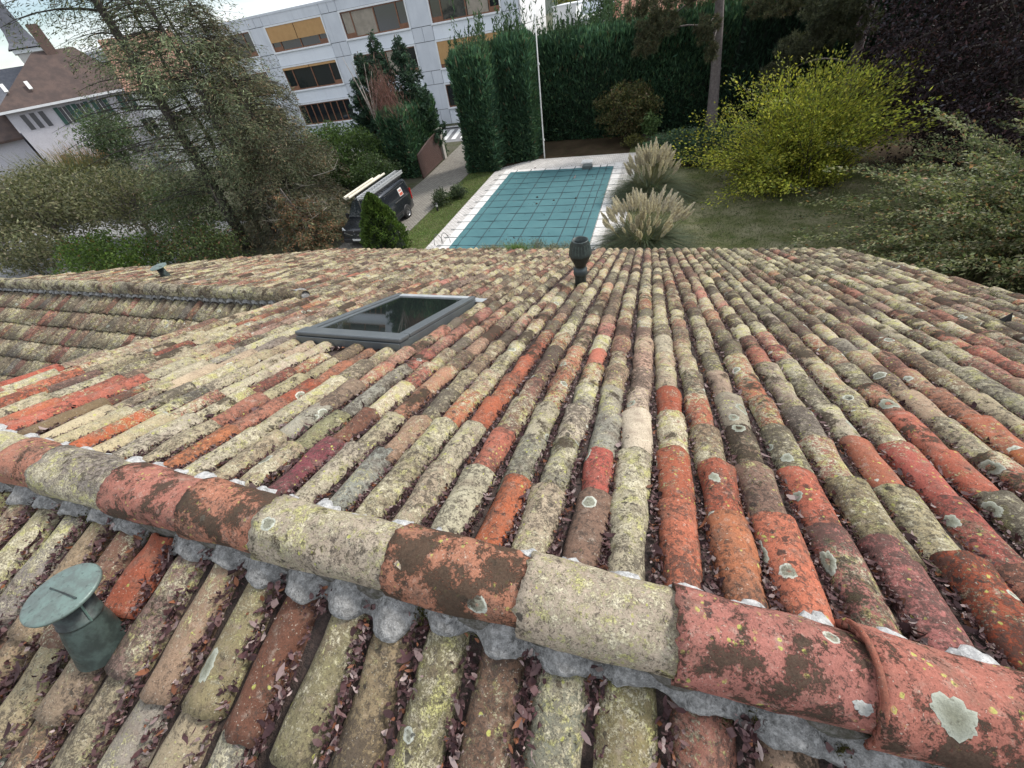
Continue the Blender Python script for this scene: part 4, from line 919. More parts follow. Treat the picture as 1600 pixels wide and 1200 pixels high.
def arching(label, base, n_stems, Lr, pal, leaf, per, zup, azr, name='cotoneaster', elr=(.35, 1.25), droop=.42, cat='shrub', thick=.012, off_=.085, spread=.7, trunk=None):
    o = plant(name, label, cat, base); base = np.asarray(base, float); m = MB(); PP, DDv = [], []
    for q in range(n_stems):
        a = rng.uniform(*azr); L_ = rng.uniform(*Lr); el = rng.uniform(*elr); s = np.linspace(0, 1, 9)
        if cat == 'tree' and math.cos(a) > -.15: el = max(el, rng.uniform(.9, 1.5))
        o0 = base + [rng.normal(0, spread), rng.normal(0, spread*.7), 0]
        d = np.array([math.cos(a)*math.cos(el), math.sin(a)*math.cos(el), math.sin(el)*zup])
        P = o0 + np.outer(s*L_, d) + np.outer(s**2.2*L_*droop, [math.cos(a)*.5, math.sin(a)*.5, -1.0]); P[:, 2] = np.maximum(P[:, 2], .05)
        m.tube(P, np.linspace(thick, .003, 9), 3, cap=False)
        t = (.12 + .88*rng.random(per)**.8)*7.999; i0 = np.minimum(t.astype(int), 7); fr = (t - i0)[:, None]; pt = P[i0]*(1 - fr) + P[i0 + 1]*fr; tan = P[i0 + 1] - P[i0]
        off = rng.normal(0, off_, (per, 3))*[1, 1, .6]; PP.append(pt + off); DDv.append(tan/np.linalg.norm(tan, axis=1)[:, None] + off*2)
    m.build('stems', DKB, o); PP = np.vstack(PP); V, F = quads(PP, leaf[0], leaf[1], np.vstack(DDv), .45)
    k = np.repeat(np.exp(rng.normal(0, .25, n_stems)), per)[:, None]
    build('foliage', V, F, M_GREEN, o, attrs={'col': np.repeat(pick(pal, len(PP), .25)*k, 4, 0)})
    return o
arching('big arching grey green shrub with reddish sprays at the right edge', (12.3, 14.7, 0), 640, (3.0, 7.0), CT, (.115, .052), 300, 1.12, (0, 6.28), spread=1.2)
bush('shrub', 'dark green inner mass under the arching sprays at the right edge', 'shrub', (12.6, 15.4, 0), (12.6, 15.6, 1.7), (3.4, 2.4, 1.7), 160, 60, .45, (.12, .06), [(.075, .10, .05, 3), (.05, .07, .036, 3), (.11, .13, .07, 1)], shell=.3, trunk=.08)
arching('yellow green small leaved tree glowing against the dark garden', (6.6, 23.6, 0), 340, (1.2, 6.5), YG, (.14, .064), 190, 1.0, (0, 6.28), 'maple_tree', (.30, 1.53), .20, 'tree', .03, .24, .7)
# pine: bare trunk with hanging needle tufts
def pine(label, base, h, r, tufts, pal, lean=(0, 0), fork=None):
    o = plant('pine_tree', label, 'tree', base); b = np.asarray(base, float); m = MB(); s = np.linspace(0, 1, 12)
    tr = b + np.outer(s, [lean[0], lean[1], h]) + np.outer(np.sin(s*5), [.10, .05, 0]); m.tube(tr, r*(1.15 - .75*s) + .10*np.exp(-s*22), 12)
    if fork is not None:
        i = 5; q = np.linspace(0, 1, 7)[:, None]; m.tube(tr[i] + (np.asarray(fork) + b - tr[i])*q + np.array([.25, 0, 0])*np.sin(q*3.1), np.linspace(r*.55, r*.2, 7), 9)
    for (c, rad, k) in tufts:
        c = np.asarray(c, float); i = int(np.clip((c[2] + .8)/h*11, 2, 10)); q = np.linspace(0, 1, 8)[:, None]
        m.tube(tr[i] + (c - tr[i])*q + np.array([0, 0, .5])*np.sin(q*3.1), np.linspace(r*.22, .02, 8), 6)
    for z in (2.7, 3.6): m.tube([b + [-.05, 0, z], b + [-.55, -.1, z + .12]], [.03, .012], 5)
    m.build('trunk', plain('pine_bark', (.15, .125, .12), (.22, .19, .18), 9, .95, 1.0, 28) if 'pine_bark' not in bpy.data.materials else bpy.data.materials['pine_bark'], o, smooth=True)
    Vs, Fs, Cs, n0 = [], [], [], 0
    for (c, rad, k) in tufts:
        k = int(k*1.9); cl, d = clumps(c, np.asarray(rad)*1.1, k, .2); per = 52; kk = np.repeat(np.arange(k), per); D = rdir(k*per); D[:, 2] += .15
        P = cl[kk] + D*.10; V, F = quads(P, .28, .024, D, .12); br = np.exp(rng.normal(0, .25, k))[kk][:, None]
        Vs.append(V); Fs.append(F + n0); n0 += len(V); Cs.append(np.repeat(pick(pal, len(P), .2)*br, 4, 0))
    build('needles', np.vstack(Vs), np.vstack(Fs), M_NEEDLE, o, attrs={'col': np.vstack(Cs)}); return o
PN_ = [(.085, .092, .048, 4), (.115, .115, .062, 2), (.055, .064, .038, 3), (.11, .078, .045, 1.2)]
pine('tall pine with a bare grey trunk and drooping needle boughs', (3.6, 33.9, 0), 15, .30,
     [((-.9, 32.4, 7.0), (1.5, 1.0, .8), 62), ((-1.2, 32.6, 5.5), (.8, .7, .7), 40), ((-.2, 32.2, 6.2), (1.0, .8, .5), 40), ((1.6, 32.2, 7.4), (1.6, 1, .6), 50), ((2.2, 32.0, 5.8), (.7, .6, .7), 34), ((2.6, 32.0, 4.7), (.4, .4, .4), 14), ((5.6, 32.2, 6.4), (1.7, 1.0, .6), 70), ((6.6, 31.4, 7.6), (2.2, 1.2, .7), 80), ((4.3, 32.8, 8.3), (2, 1, .6), 40), ((1.0, 33, 8.6), (2.4, 1.2, .6), 50)], PN_, (-2.0, 0), (.6, .3, 12))
pine('leaning dark pine behind the yellow tree', (10.4, 32.5, 0), 12, .26,
     [((7.0, 30.6, 4.6), (1.3, .9, .6), 70), ((6.1, 30.4, 3.4), (.9, .8, .6), 55), ((7.9, 30.2, 5.9), (1.6, 1.1, .6), 80), ((9.0, 29.6, 7.0), (1.8, 1.2, .7), 80), ((8.8, 30.6, 5.2), (1.5, 1, .6), 60), ((10.8, 29.4, 7.6), (1.6, 1.2, .7), 60)], [(.07, .078, .042, 4), (.09, .092, .05, 2), (.045, .05, .032, 3)], (-1.2, -1.0))
# ------------------------------------------------------------------ small planting by the drive
CN = [(.075, .125, .025, 4), (.105, .155, .035, 2), (.045, .08, .02, 3)]
def topiary(name, label, base, h, r, n, pal, leaf, conical=True, group=None):
    o = plant(name, label, 'bush', base, group); b = np.asarray(base, float); t = rng.random(n)**.75
    prof = (1 - t**1.35)**.72*(.72 + .28*np.minimum(1, (t + .15)*4)) if conical else np.sqrt(np.maximum(.02, 1 - (2*t - 1)**2*.92))
    a = rng.uniform(0, 6.28, n); lump = 1 + .10*np.sin(a*5 + t*17) + .08*np.sin(a*9 - t*23); rr = r*prof*lump*(1 - .18*rng.random(n)**2)
    P = b + np.stack([rr*np.cos(a), rr*np.sin(a), .04 + h*t], 1); D = np.stack([np.cos(a), np.sin(a), np.full(n, .9)], 1); V, F = quads(P, leaf[0], leaf[1], D, .5)
    build('foliage', V, F, M_NEEDLE, o, attrs={'col': np.repeat(pick(pal, n, .25)*np.exp(.35*(lump - 1)*6)[:, None], 4, 0)})
    z = np.linspace(0, 1, 8); pr = ((1 - z**1.35)**.72*.74 if conical else np.sqrt(np.maximum(0, 1 - (2*z - 1)**2))*.75)*r
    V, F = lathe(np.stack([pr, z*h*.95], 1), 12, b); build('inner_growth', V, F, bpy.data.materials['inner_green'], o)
topiary('conical_bush', 'dense green cone shaped bush in front of the van', (-12.75, 16.75, 0), 2.75, 1.22, 9000, CN, (.15, .07))
SB = [(.06, .085, .045, 3), (.09, .115, .06, 1.5), (.04, .058, .032, 2)]
bush('small_bush', 'left one of two small loose dark bushes beside the drive', 'bush', (-12.2, 22.6, 0), (-12.2, 22.6, .4), (.62, .55, .45), 34, 40, .17, (.14, .06), SB, shell=.3, trunk=.02, nl=5, group='small bushes beside the drive')
bush('small_bush', 'right one of two small loose dark bushes beside the drive', 'bush', (-11.5, 23.7, 0), (-11.5, 23.7, .33), (.55, .5, .38), 30, 40, .16, (.14, .06), SB, shell=.3, trunk=.02, nl=5, group='small bushes beside the drive')
bush('lavender', 'row of low silvery bushes under the eave by the pool', 'lavender', (-4.4, 16.1, 0), (-4.4, 16.1, .25), (3.0, .35, .4), 90, 60, .16, (.12, .02), [(.26, .26, .23, 3), (.18, .19, .15, 2), (.12, .13, .08, 2)], shell=.2, trunk=.02, nl=4, D=(.05, (0, 0, .8)), jitter=.3)
# ------------------------------------------------------------------ weeds growing at the eave
def weeds(label, x0, x1, n, hgt, pal, y=10.12):
    o = plant('weed_tuft', label, 'weeds', ((x0 + x1)/2, y, zfar(y) - .03), 'weeds rooted along the eave')
    xx = rng.normal((x0 + x1)/2, (x1 - x0)/4, n); B = np.stack([xx, y + rng.normal(0, .06, n), np.full(n, zfar(y) - .04)], 1); D = np.stack([rng.normal(0, .5, n), rng.normal(0, .4, n), np.ones(n)], 1)
    V, F = strips(B, D, hgt*rng.uniform(.4, 1.1, n), np.full(n, .006), rng.uniform(.05, .4, n), 4); tag(build('blades', V, F, M_GREEN, o, attrs={'col': np.repeat(pick(pal, n, .2), 8, 0)}), kind='stuff')
    return o
GR = [(.11, .19, .035, 3), (.15, .22, .05, 2), (.07, .12, .03, 1)]; DRYW = [(.20, .17, .11, 3), (.12, .14, .05, 2), (.27, .24, .18, 1)]
weeds('bright green weeds sprouting at the eave over the pool', -3.9, -3.0, 320, .26, GR); weeds('dry weeds at the eave left of the bright green tuft', -4.6, -3.8, 260, .17, DRYW); weeds('short pale weeds at the eave between the green tuft and the vent', -3.0, -2.0, 240, .13, DRYW)
for q in range(26):
    x = rng.uniform(.5, 4.2); y = rng.uniform(5.2, 9.8)
    weeds('small grey green moss tuft among the lower tiles right of the vent', x - .08, x + .08, 46, .075, [(.11, .10, .06, 3), (.075, .09, .035, 2), (.15, .13, .09, 1)], y)['group'] = 'moss tufts among the lower tiles'
# ------------------------------------------------------------------ left side trees
def conifer(label, base, h, r_tr, rad, nb, per, pal, spray, z0=1.0, leanx=0.0, name='conifer_tree', droop=.35, extra=(), top=.15, seedbr=.3, cat='tree', elev=.15, group=None, bark=None, width=.12, hang=0.0):
    o = plant(name, label, cat, base, group); b = np.asarray(base, float); m = MB(); s = np.linspace(0, 1, 10)
    stems = [(np.zeros(3), h, r_tr)] + list(extra); allP, allD, allC = [], [], []
    for off, hh, rr in stems:
        b2 = b + off; tr = b2 + np.outer(s, [leanx, 0, hh]) + np.outer(np.sin(s*4), [.12, .1, 0]); m.tube(tr, rr*(1.05 - .9*s) + .01, 9)
        for q in range(int(nb*hh/h)):
            f = rng.random()**.9; z = z0 + (hh*.97 - z0)*f; i = np.clip(z/hh*9, 0, 8.99); i0 = int(i); p0 = tr[i0] + (tr[i0 + 1] - tr[i0])*(i - i0)
            L_ = rad*((1 - f)**.75*(1 - top) + top)*rng.uniform(.55, 1.1); a = rng.uniform(0, 6.28); u = np.linspace(0, 1, 6)
            P = p0 + np.outer(u*L_, [math.cos(a), math.sin(a), elev]) + np.outer(u**2*L_, [0, 0, -droop]); P[:, 2] = np.maximum(P[:, 2], .2)
            m.tube(P, np.linspace(max(.010, rr*.13), .004, 6), 4, cap=False)
            n = max(8, int(per*L_/rad*(1 - .62*f))); t = (.22 + .78*rng.random(n)**.8)*4.99; j = t.astype(int); pt = P[j] + (P[j + 1] - P[j])*(t - j)[:, None]
            wd = width*L_*(1.1 - t/5)+.05; side = np.array([-math.sin(a), math.cos(a), 0]); off2 = rng.normal(0, 1, n)*wd
            pt = pt + off2[:, None]*side + np.stack([np.zeros(n), np.zeros(n), -abs(off2)*.35 + rng.normal(0, .07, n) - hang*rng.random(n)**1.6*L_], 1)
            allP.append(pt); allD.append(np.array([math.cos(a)*.6, math.sin(a)*.6, -.15 - droop*.5]) + np.sign(off2)[:, None]*side*.6); allC.append(pick(pal, n, .22)*np.exp(rng.normal(0, seedbr)))
    m.build('trunk', bark or M_BARK, o, smooth=True); P = np.vstack(allP); V, F = quads(P, spray[0], spray[1], np.vstack(allD), .45)
    build('foliage', V, F, M_NEEDLE, o, attrs={'col': np.repeat(np.vstack(allC), 4, 0)}); return o
GC = [(.105, .128, .068, 4), (.145, .160, .092, 2), (.075, .095, .055, 3), (.17, .12, .075, .8)]
GB = [(.115, .115, .068, 4), (.15, .14, .09, 2), (.17, .11, .068, 1.6), (.07, .08, .05, 3)]
conifer('tall thin dark trunked conifer with sparse grey green boughs at left', (-22.6, 16.9, 0), 17.5, .30, 5.0, 165, 350, GC, (.18, .030), z0=2.2, extra=[(np.array([-1.3, 2.4, 0]), 15.5, .13), (np.array([1.5, 1.0, 0]), 15.0, .15), (np.array([.2, 2.8, 0]), 13.0, .12)], droop=.30, bark=DKB, elev=.28, top=.5, width=.26, hang=.2, seedbr=.4)
conifer('broad drooping conifer with brownish grey boughs between the thin conifer and van', (-20.4, 19.6, 0), 10.6, .2, 4.6, 225, 480, GB, (.20, .036), z0=.6, droop=.42, top=.2, width=.26, bark=DKB, hang=.2, seedbr=.4)
conifer('rusty brown low conifer boughs beside the van', (-17.8, 16.9, 0), 3.2, .12, 2.5, 80, 260, [(.21, .115, .062, 3), (.115, .115, .062, 3), (.075, .09, .048, 2)], (.19, .05), z0=.25, droop=.3, width=.22)
conifer('second grey conifer behind the thin one, left of the school windows', (-26.0, 24.5, 0), 9.6, .18, 4.0, 130, 420, GC, (.22, .036), z0=1.0, droop=.35, width=.26, top=.25, bark=DKB, hang=.2, seedbr=.4)
o = plant('bare_branches', 'pale leafless branches sticking out of the broad drooping conifer', 'branches', (-18.6, 17.6, .4)); m = MB()
for q in range(80):
    b0 = np.array([-19.6, 18.3, 1.2]) + rng.normal(0, 1, 3)*[1.3, .6, 1.1]; a_ = rng.uniform(-2.4, .4); L_ = rng.uniform(.8, 2.0); s_ = np.linspace(0, 1, 5)[:, None]
    P = b0 + s_*L_*np.array([math.cos(a_), math.sin(a_), rng.normal(0, .35)]) + np.sin(s_*3.1)*rng.normal(0, .15, 3); P[:, 2] = np.maximum(P[:, 2], .3); m.tube(P, np.linspace(.016, .005, 5), 4, cap=False)
    for _ in range(3): i_ = rng.integers(1, 4); m.tube([P[i_], P[i_] + rng.normal(0, .3, 3)], [.008, .004], 3, cap=False)
m.tube([(-19.6, 18.3, .2), (-19.6, 18.3, 2.6)], [.05, .03], 6)
tag(m.build('twigs', plain('grey_twig', (.27, .245, .21), rough=.9), o), kind='stuff')
LG = [(.14, .145, .078, 4), (.19, .18, .10, 2), (.095, .105, .06, 3), (.19, .165, .115, 1)]
bush('small_tree', 'grey green leafy tree at the left edge above the parking area', 'tree', (-39.5, 16.5, 0), (-39, 17, 2.9), (6.5, 3.4, 2.2), 240, 60, .6, (.24, .10), LG, shell=.25, trunk=.22, nl=40)
bush('small_tree', 'looser grey green tree right of the left edge tree', 'tree', (-32.5, 18.2, 0), (-32.3, 18.4, 2.5), (4.0, 2.8, 1.9), 150, 56, .5, (.21, .09), LG, shell=.25, trunk=.16, nl=34)
bush('shrub', 'mid green shrub under the thin conifer by the parking area', 'shrub', (-27.4, 18.0, 0), (-27.2, 18.2, 1.9), (2.6, 2.0, 1.8), 110, 52, .4, (.17, .08), [(.075, .115, .035, 4), (.11, .145, .05, 2), (.05, .075, .03, 2), (.16, .10, .05, .6)], shell=.3, trunk=.08)
bush('shrub', 'bright green bush just past the left eave', 'shrub', (-27.4, 12.6, 0), (-27.2, 12.7, 1.35), (3.8, 1.5, 1.15), 150, 56, .36, (.16, .08), [(.095, .155, .035, 4), (.14, .20, .05, 2), (.06, .10, .025, 2), (.20, .14, .05, .4)], shell=.35, trunk=.08)
bush('small_tree', 'green leafy tree in front of the shuttered windows of the white house', 'tree', (-50.5, 31.0, 0), (-50.3, 31, 4.3), (2.6, 2.0, 2.2), 90, 50, .5, (.3, .12), [(.08, .12, .06, 3), (.115, .155, .08, 2), (.055, .08, .045, 2)], shell=.3, trunk=.14)
bush('shrub', 'grey green shrub at the left edge beside the parking area', 'shrub', (-36.5, 13.2, 0), (-36.5, 13.2, 1.6), (4.5, 1.4, 1.5), 120, 50, .45, (.2, .09), LG, shell=.3, trunk=.1)
bush('shrub', 'green shrub under the leaning grey conifer near the eave', 'shrub', (-22.4, 13.6, 0), (-22.2, 13.8, 1.4), (3.2, 1.5, 1.3), 130, 52, .36, (.15, .07), [(.07, .10, .035, 4), (.10, .13, .05, 2), (.045, .065, .028, 2), (.16, .09, .05, 1)], shell=.35, trunk=.08)
TM = [(.12, .122, .05, 4), (.17, .155, .065, 2), (.08, .088, .042, 3)]
def feathery(label, base, rad, h, n, pal, name='tamarisk'):
    o = plant(name, label, 'shrub', base); b = np.asarray(base, float); a = rng.uniform(0, 6.28, n); el = rng.uniform(.4, 1.5, n); rb = .5*np.sqrt(rng.random(n))*rad
    B = b + np.stack([rb*np.cos(a), rb*np.sin(a), np.zeros(n)], 1); D = np.stack([np.cos(a)*np.cos(el), np.sin(a)*np.cos(el), np.sin(el)], 1)
    V, F = strips(B, D, h*rng.uniform(.55, 1.1, n), np.full(n, .028), rng.uniform(.1, .4, n), 6, .3); V[:, 2] = np.maximum(V[:, 2], .02); V += np.repeat(rng.normal(0, .07, (len(V)//2, 3)), 2, 0)
    build('foliage', V, F, M_GREEN, o, attrs={'col': np.repeat(pick(pal, n, .3), 12, 0)})
feathery('feathery olive shrub at the left edge below the white house', (-53, 26.5, 0), 5.0, 5.4, 4200, TM); feathery('feathery olive shrub right of its twin, near the white car', (-46.5, 24.5, 0), 3.6, 3.6, 3200, TM); feathery('rusty orange feathery shrub in front of the white house', (-57.0, 31.5, 0), 2.2, 5.0, 2000, [(.30, .17, .075, 3), (.36, .22, .11, 2), (.2, .12, .06, 1)]); feathery('low yellow green feathery shrub near the parking kerb', (-40, 24.5, 0), 2.6, 2.6, 2000, [(.13, .15, .045, 3), (.09, .11, .04, 2)])
bush('shrub', 'fresh green rounded shrub behind the van roof', 'shrub', (-22.4, 27.4, 0), (-22.3, 27.4, 1.9), (3.5, 2.4, 2.0), 190, 60, .42, (.20, .10), [(.075, .125, .038, 4), (.11, .165, .055, 2), (.045, .08, .03, 2)], shell=.4, trunk=.08)
bush('shrub', 'darker green shrub between the van and the gate hedge', 'shrub', (-17.9, 25.2, 0), (-17.9, 25.0, 1.2), (1.6, 1.9, 1.2), 90, 50, .32, (.17, .08), [(.05, .085, .032, 4), (.075, .11, .04, 2), (.035, .055, .025, 2)], shell=.35, trunk=.06)
CG = [(.036, .074, .046, 4), (.052, .098, .058, 3), (.024, .05, .034, 3), (.075, .12, .07, 1)]
for k, (dx, dy, hh) in enumerate(((-1.6, .4, 7.4), (0, 0, 8.3), (1.5, .6, 7.9), (-3.0, 0.9, 6.0))):
    conifer(['pointed blue green conifer left of the bare birch', 'tallest pointed conifer behind the bare birch', 'pointed blue green conifer nearest the hedge gap', 'lowest pointed conifer beside the school windows'][k], (-18.9 + dx, 31.2 + dy, 0), hh, .13, 1.95, 190, 170, CG, (.30, .075), z0=.3, droop=.05, elev=.75, top=.12, name='pointed_conifer', group='pointed conifers before the school', width=.16)
# bare birch with a clump of dead reddish twigs
o = plant('bare_birch', 'leafless pale birch trunk with dead reddish twigs before the conifers', 'tree', (-18.4, 28.6, 0)); b = np.array([-18.4, 28.6, 0]); m = MB(); s = np.linspace(0, 1, 9)[:, None]
tr = b + s*np.array([-.6, 0, 5.0]) + np.sin(s*5)*[.15, 0, 0]; m.tube(tr, np.linspace(.12, .05, 9), 8)
for e in ((-1.6, .1, 7.3), (-.9, -.1, 7.0), (.3, 0, 6.4), (.9, -.2, 5.9), (-.2, .2, 6.8)): m.tube(tr[6] + np.linspace(0, 1, 6)[:, None]*(b + e - tr[6]) + np.array([0, 0, .2])*np.sin(np.linspace(0, 3.1, 6))[:, None], np.linspace(.05, .012, 6), 6)
m.build('trunk', plain('birch_bark', (.42, .38, .34), (.16, .13, .11), 5, .9, .5, 30), o, smooth=True)
n = 1500; c = b + [.85, -.2, 5.3]; P = c + rng.normal(0, 1, (n, 3))*[.55, .4, .62]; P[:, 2] -= abs(P[:, 0] - c[0])*.6
V, F = quads(P, .42, .022, np.tile([.1, 0, -1.0], (n, 1)), .35); build('twigs', V, F, M_LEAF, o, attrs={'col': np.repeat(pick([(.20, .10, .085, 3), (.27, .15, .13, 2), (.13, .075, .06, 1)], n, .2), 4, 0)})
# lawn grass
def lawn_blades(name, x0, x1, y0, y1, n, pal):
    P = np.stack([rng.uniform(x0, x1, n), rng.uniform(y0, y1, n), np.full(n, .005)], 1); a = rng.uniform(0, 6.28, n); D = np.stack([np.cos(a)*.5, np.sin(a)*.5, np.ones(n)], 1)
    V, F = strips(P, D, rng.uniform(.03, .09, n), np.full(n, .012), rng.uniform(.1, .5, n), 3); pt = wob(P*[1, 1, 0], .9, 4, 1.0)[:, :1]
    tag(build(name, V, F, M_GREEN, None, attrs={'col': np.repeat(pick(pal, n, .25)*np.exp(pt*.3), 6, 0)}), 'short lawn grass' if x0 < -5 else 'thin dry lawn grass', None, None, 'stuff')
lawn_blades('grass', -12.55, -10.6, 15, 28.6, 22000, [(.10, .165, .04, 3), (.15, .20, .06, 2), (.19, .175, .095, 1)])
lawn_blades('grass', -.6, 11, 14.5, 28.5, 36000, [(.12, .14, .058, 3), (.20, .19, .12, 2), (.08, .11, .04, 2)])
# ------------------------------------------------------------------ gate
M_GATE = plain('brown_gate', (.062, .032, .028), (.075, .04, .034), 3, .45, .08, 40)
gt = empty('driveway_gate', (-16.1, 30.0, 0), 'dark reddish brown boarded gate with an arched top, swung open', 'gate')
ga, gb = np.array([-15.95, 27.7]), np.array([-16.35, 32.3]); gu = (gb - ga)/np.linalg.norm(gb - ga); gn = np.array([gu[1], -gu[0]]); GL = np.linalg.norm(gb - ga)
gz = lambda t: 1.55 + .42*math.sin(min(1, t*1.05)*math.pi/2)
nbd = 22
for k in range(nbd):
    t0, t1 = (k + .04)/nbd, (k + .96)/nbd; V = []
    for n_ in (0.0, .035):
        for t, z in ((t0, .1), (t1, .1), (t1, gz(t1)), (t0, gz(t0))): p = ga + gu*GL*t + gn*n_; V.append((p[0], p[1], z))
    build('board', V, BF, M_GATE, gt)
for (t0, t1, za, zb) in ((0, 1, .06, .18), (0, .018, .06, 1.6), (.982, 1, .06, 1.98)):
    p = ga + gu*GL*(t0 + t1)/2; build('frame_rail', *obox((p[0] + gn[0]*.02, p[1] + gn[1]*.02, (za + zb)/2), ((*gu, 0), (*gn, 0), (0, 0, 1)), (GL*(t1 - t0)/2, .04, (zb - za)/2)), M_GATE, gt, bevel=.008)
pts = [(*(ga + gu*GL*t + gn*.02), gz(t) + .01) for t in np.linspace(0, 1, 14)]; V, F = tube(pts, .045, 6); build('top_rail', V, F, M_GATE, gt)
gp = empty('gate_post', (-16.42, 32.75, 0), 'pale stone gate post with a flat cap beside the brown gate', 'post'); M_STONE = plain('pale_stone', (.42, .40, .37), (.34, .32, .29), 5, .9, .3, 30)
build('shaft', *box(-16.62, -16.22, 32.55, 32.95, 0, 2.0), M_STONE, gp, bevel=.02); build('capstone', *box(-16.72, -16.12, 32.45, 33.05, 2.0, 2.13), M_STONE, gp, bevel=.02)

# ------------------------------------------------------------------ vehicles
def loft(st, belt=1.05, rr=.14):
    rings = []
    for (y, zb, zt, wb, wt) in st:
        zm = min(belt, zt - .18); h = [(wb*.90, zb), (wb, zb + .10), (wb, (zb + zm)/2), (wb*.985, zm), (wt + (wb - wt)*.12, zt - rr - .02), (wt - .02, zt - rr*.35), (wt - rr, zt)]
        ring = [(x, y, z) for x, z in h] + [(0, y, zt + .025)] + [(-x, y, z) for x, z in h[::-1]]; rings.append(ring)
    n = len(rings[0]); V = np.array(rings).reshape(-1, 3); m = len(rings); i, j = np.meshgrid(np.arange(m - 1), np.arange(n), indexing='ij'); i = i.ravel(); j = j.ravel(); k = (j + 1) % n
    return V, [np.stack([i*n + j, i*n + k, (i + 1)*n + k, (i + 1)*n + j], 1), np.arange(n)[None, ::-1], (np.arange(n) + (m - 1)*n)[None]]
def paint(name, col, rough=.25, metal=.3):
    b = NB(name); b.set(Base_Color=b.mix(b.noise(b.pos(), 3, 4, .6), tuple(x*.92 for x in col), tuple(x*1.08 for x in col)), Roughness=rough, Metallic=metal); b.b.inputs['Coat Weight'].default_value = .6; b.b.inputs['Coat Roughness'].default_value = .08; return b.m
b = NB('car_glass'); b.set(Base_Color=(.015, .02, .024), Roughness=.04); b.b.inputs['Specular IOR Level'].default_value = .9; M_CGL = b.m
M_TYRE = plain('tyre', (.018, .018, .018), rough=.9); M_RIM = plain('rim', (.30, .30, .31), rough=.35, metal=.7); M_BLK = plain('black_trim', (.014, .014, .016), rough=.5); M_CHR = plain('chrome', (.6, .6, .62), rough=.15, metal=.9)
b = NB('lamp_glass'); b.set(Base_Color=(.55, .58, .6), Roughness=.08); M_LAMP = b.m
def wheel(par, x, y, r, w=.2):
    sx = 1 if x > 0 else -1; Mx = np.array([[0, 0, sx], [1, 0, 0], [0, sx, 0]], float)
    V, F = lathe([(r*.62, -w/2), (r*.94, -w/2), (r, -w*.3), (r, w*.3), (r*.94, w/2), (r*.64, w/2)], 24, (x, y, r), Mx); o = build('wheel', V, F, M_TYRE, par, smooth=True, local=True)
    V, F = lathe([(r*.64, w*.5), (r*.60, w*.42), (r*.5, w*.34), (r*.16, w*.40), (0, w*.42)], 24, (x, y, r), Mx); build('rim', V, F, M_RIM, o, smooth=True, local=True)
    for k in range(7):
        a = k*2*math.pi/7; c = np.array([x + sx*w*.41, y + r*.36*math.cos(a), r + r*.36*math.sin(a)]); build('hub_slot', *obox(c, ((1, 0, 0), (0, math.cos(a), math.sin(a)), (0, -math.sin(a), math.cos(a))), (.006, r*.15, r*.06)), M_BLK, o, local=True)
def quad(name, pts, mat, par, th=.012, bevel=0):
    P = np.asarray(pts, float); n = unit(np.cross(P[1] - P[0], P[3] - P[0])); return build(name, np.vstack([P - n*th*.6, P + n*th]), BF, mat, par, local=True, bevel=bevel)
van = empty('parked_van', (-14.55, 16.85, .006), 'dark grey panel van parked nose first behind the cone bush', 'van')
M_VAN = paint('van_paint', (.030, .034, .042), .22, .5)
st = [(.0, .38, .74, .78, .70), (.05, .28, .88, .88, .78), (.22, .24, 1.02, .94, .84), (.55, .23, 1.12, .96, .86), (.88, .23, 1.19, .97, .87), (1.25, .23, 1.56, .975, .80), (1.58, .23, 1.83, .975, .78), (1.95, .23, 1.93, .975, .80), (2.6, .23, 1.965, .975, .82), (4.45, .23, 1.96, .975, .82), (4.82, .25, 1.93, .955, .80), (4.93, .28, 1.80, .93, .76), (4.96, .4, 1.5, .90, .80)]
V, F = loft(st, 1.08); build('body', V, F, M_VAN, van, smooth=True, local=True, bevel=.0)
quad('windscreen', [(-.74, .95, 1.27), (.74, .95, 1.27), (.66, 1.60, 1.86), (-.66, 1.60, 1.86)], M_CGL, van, .03)
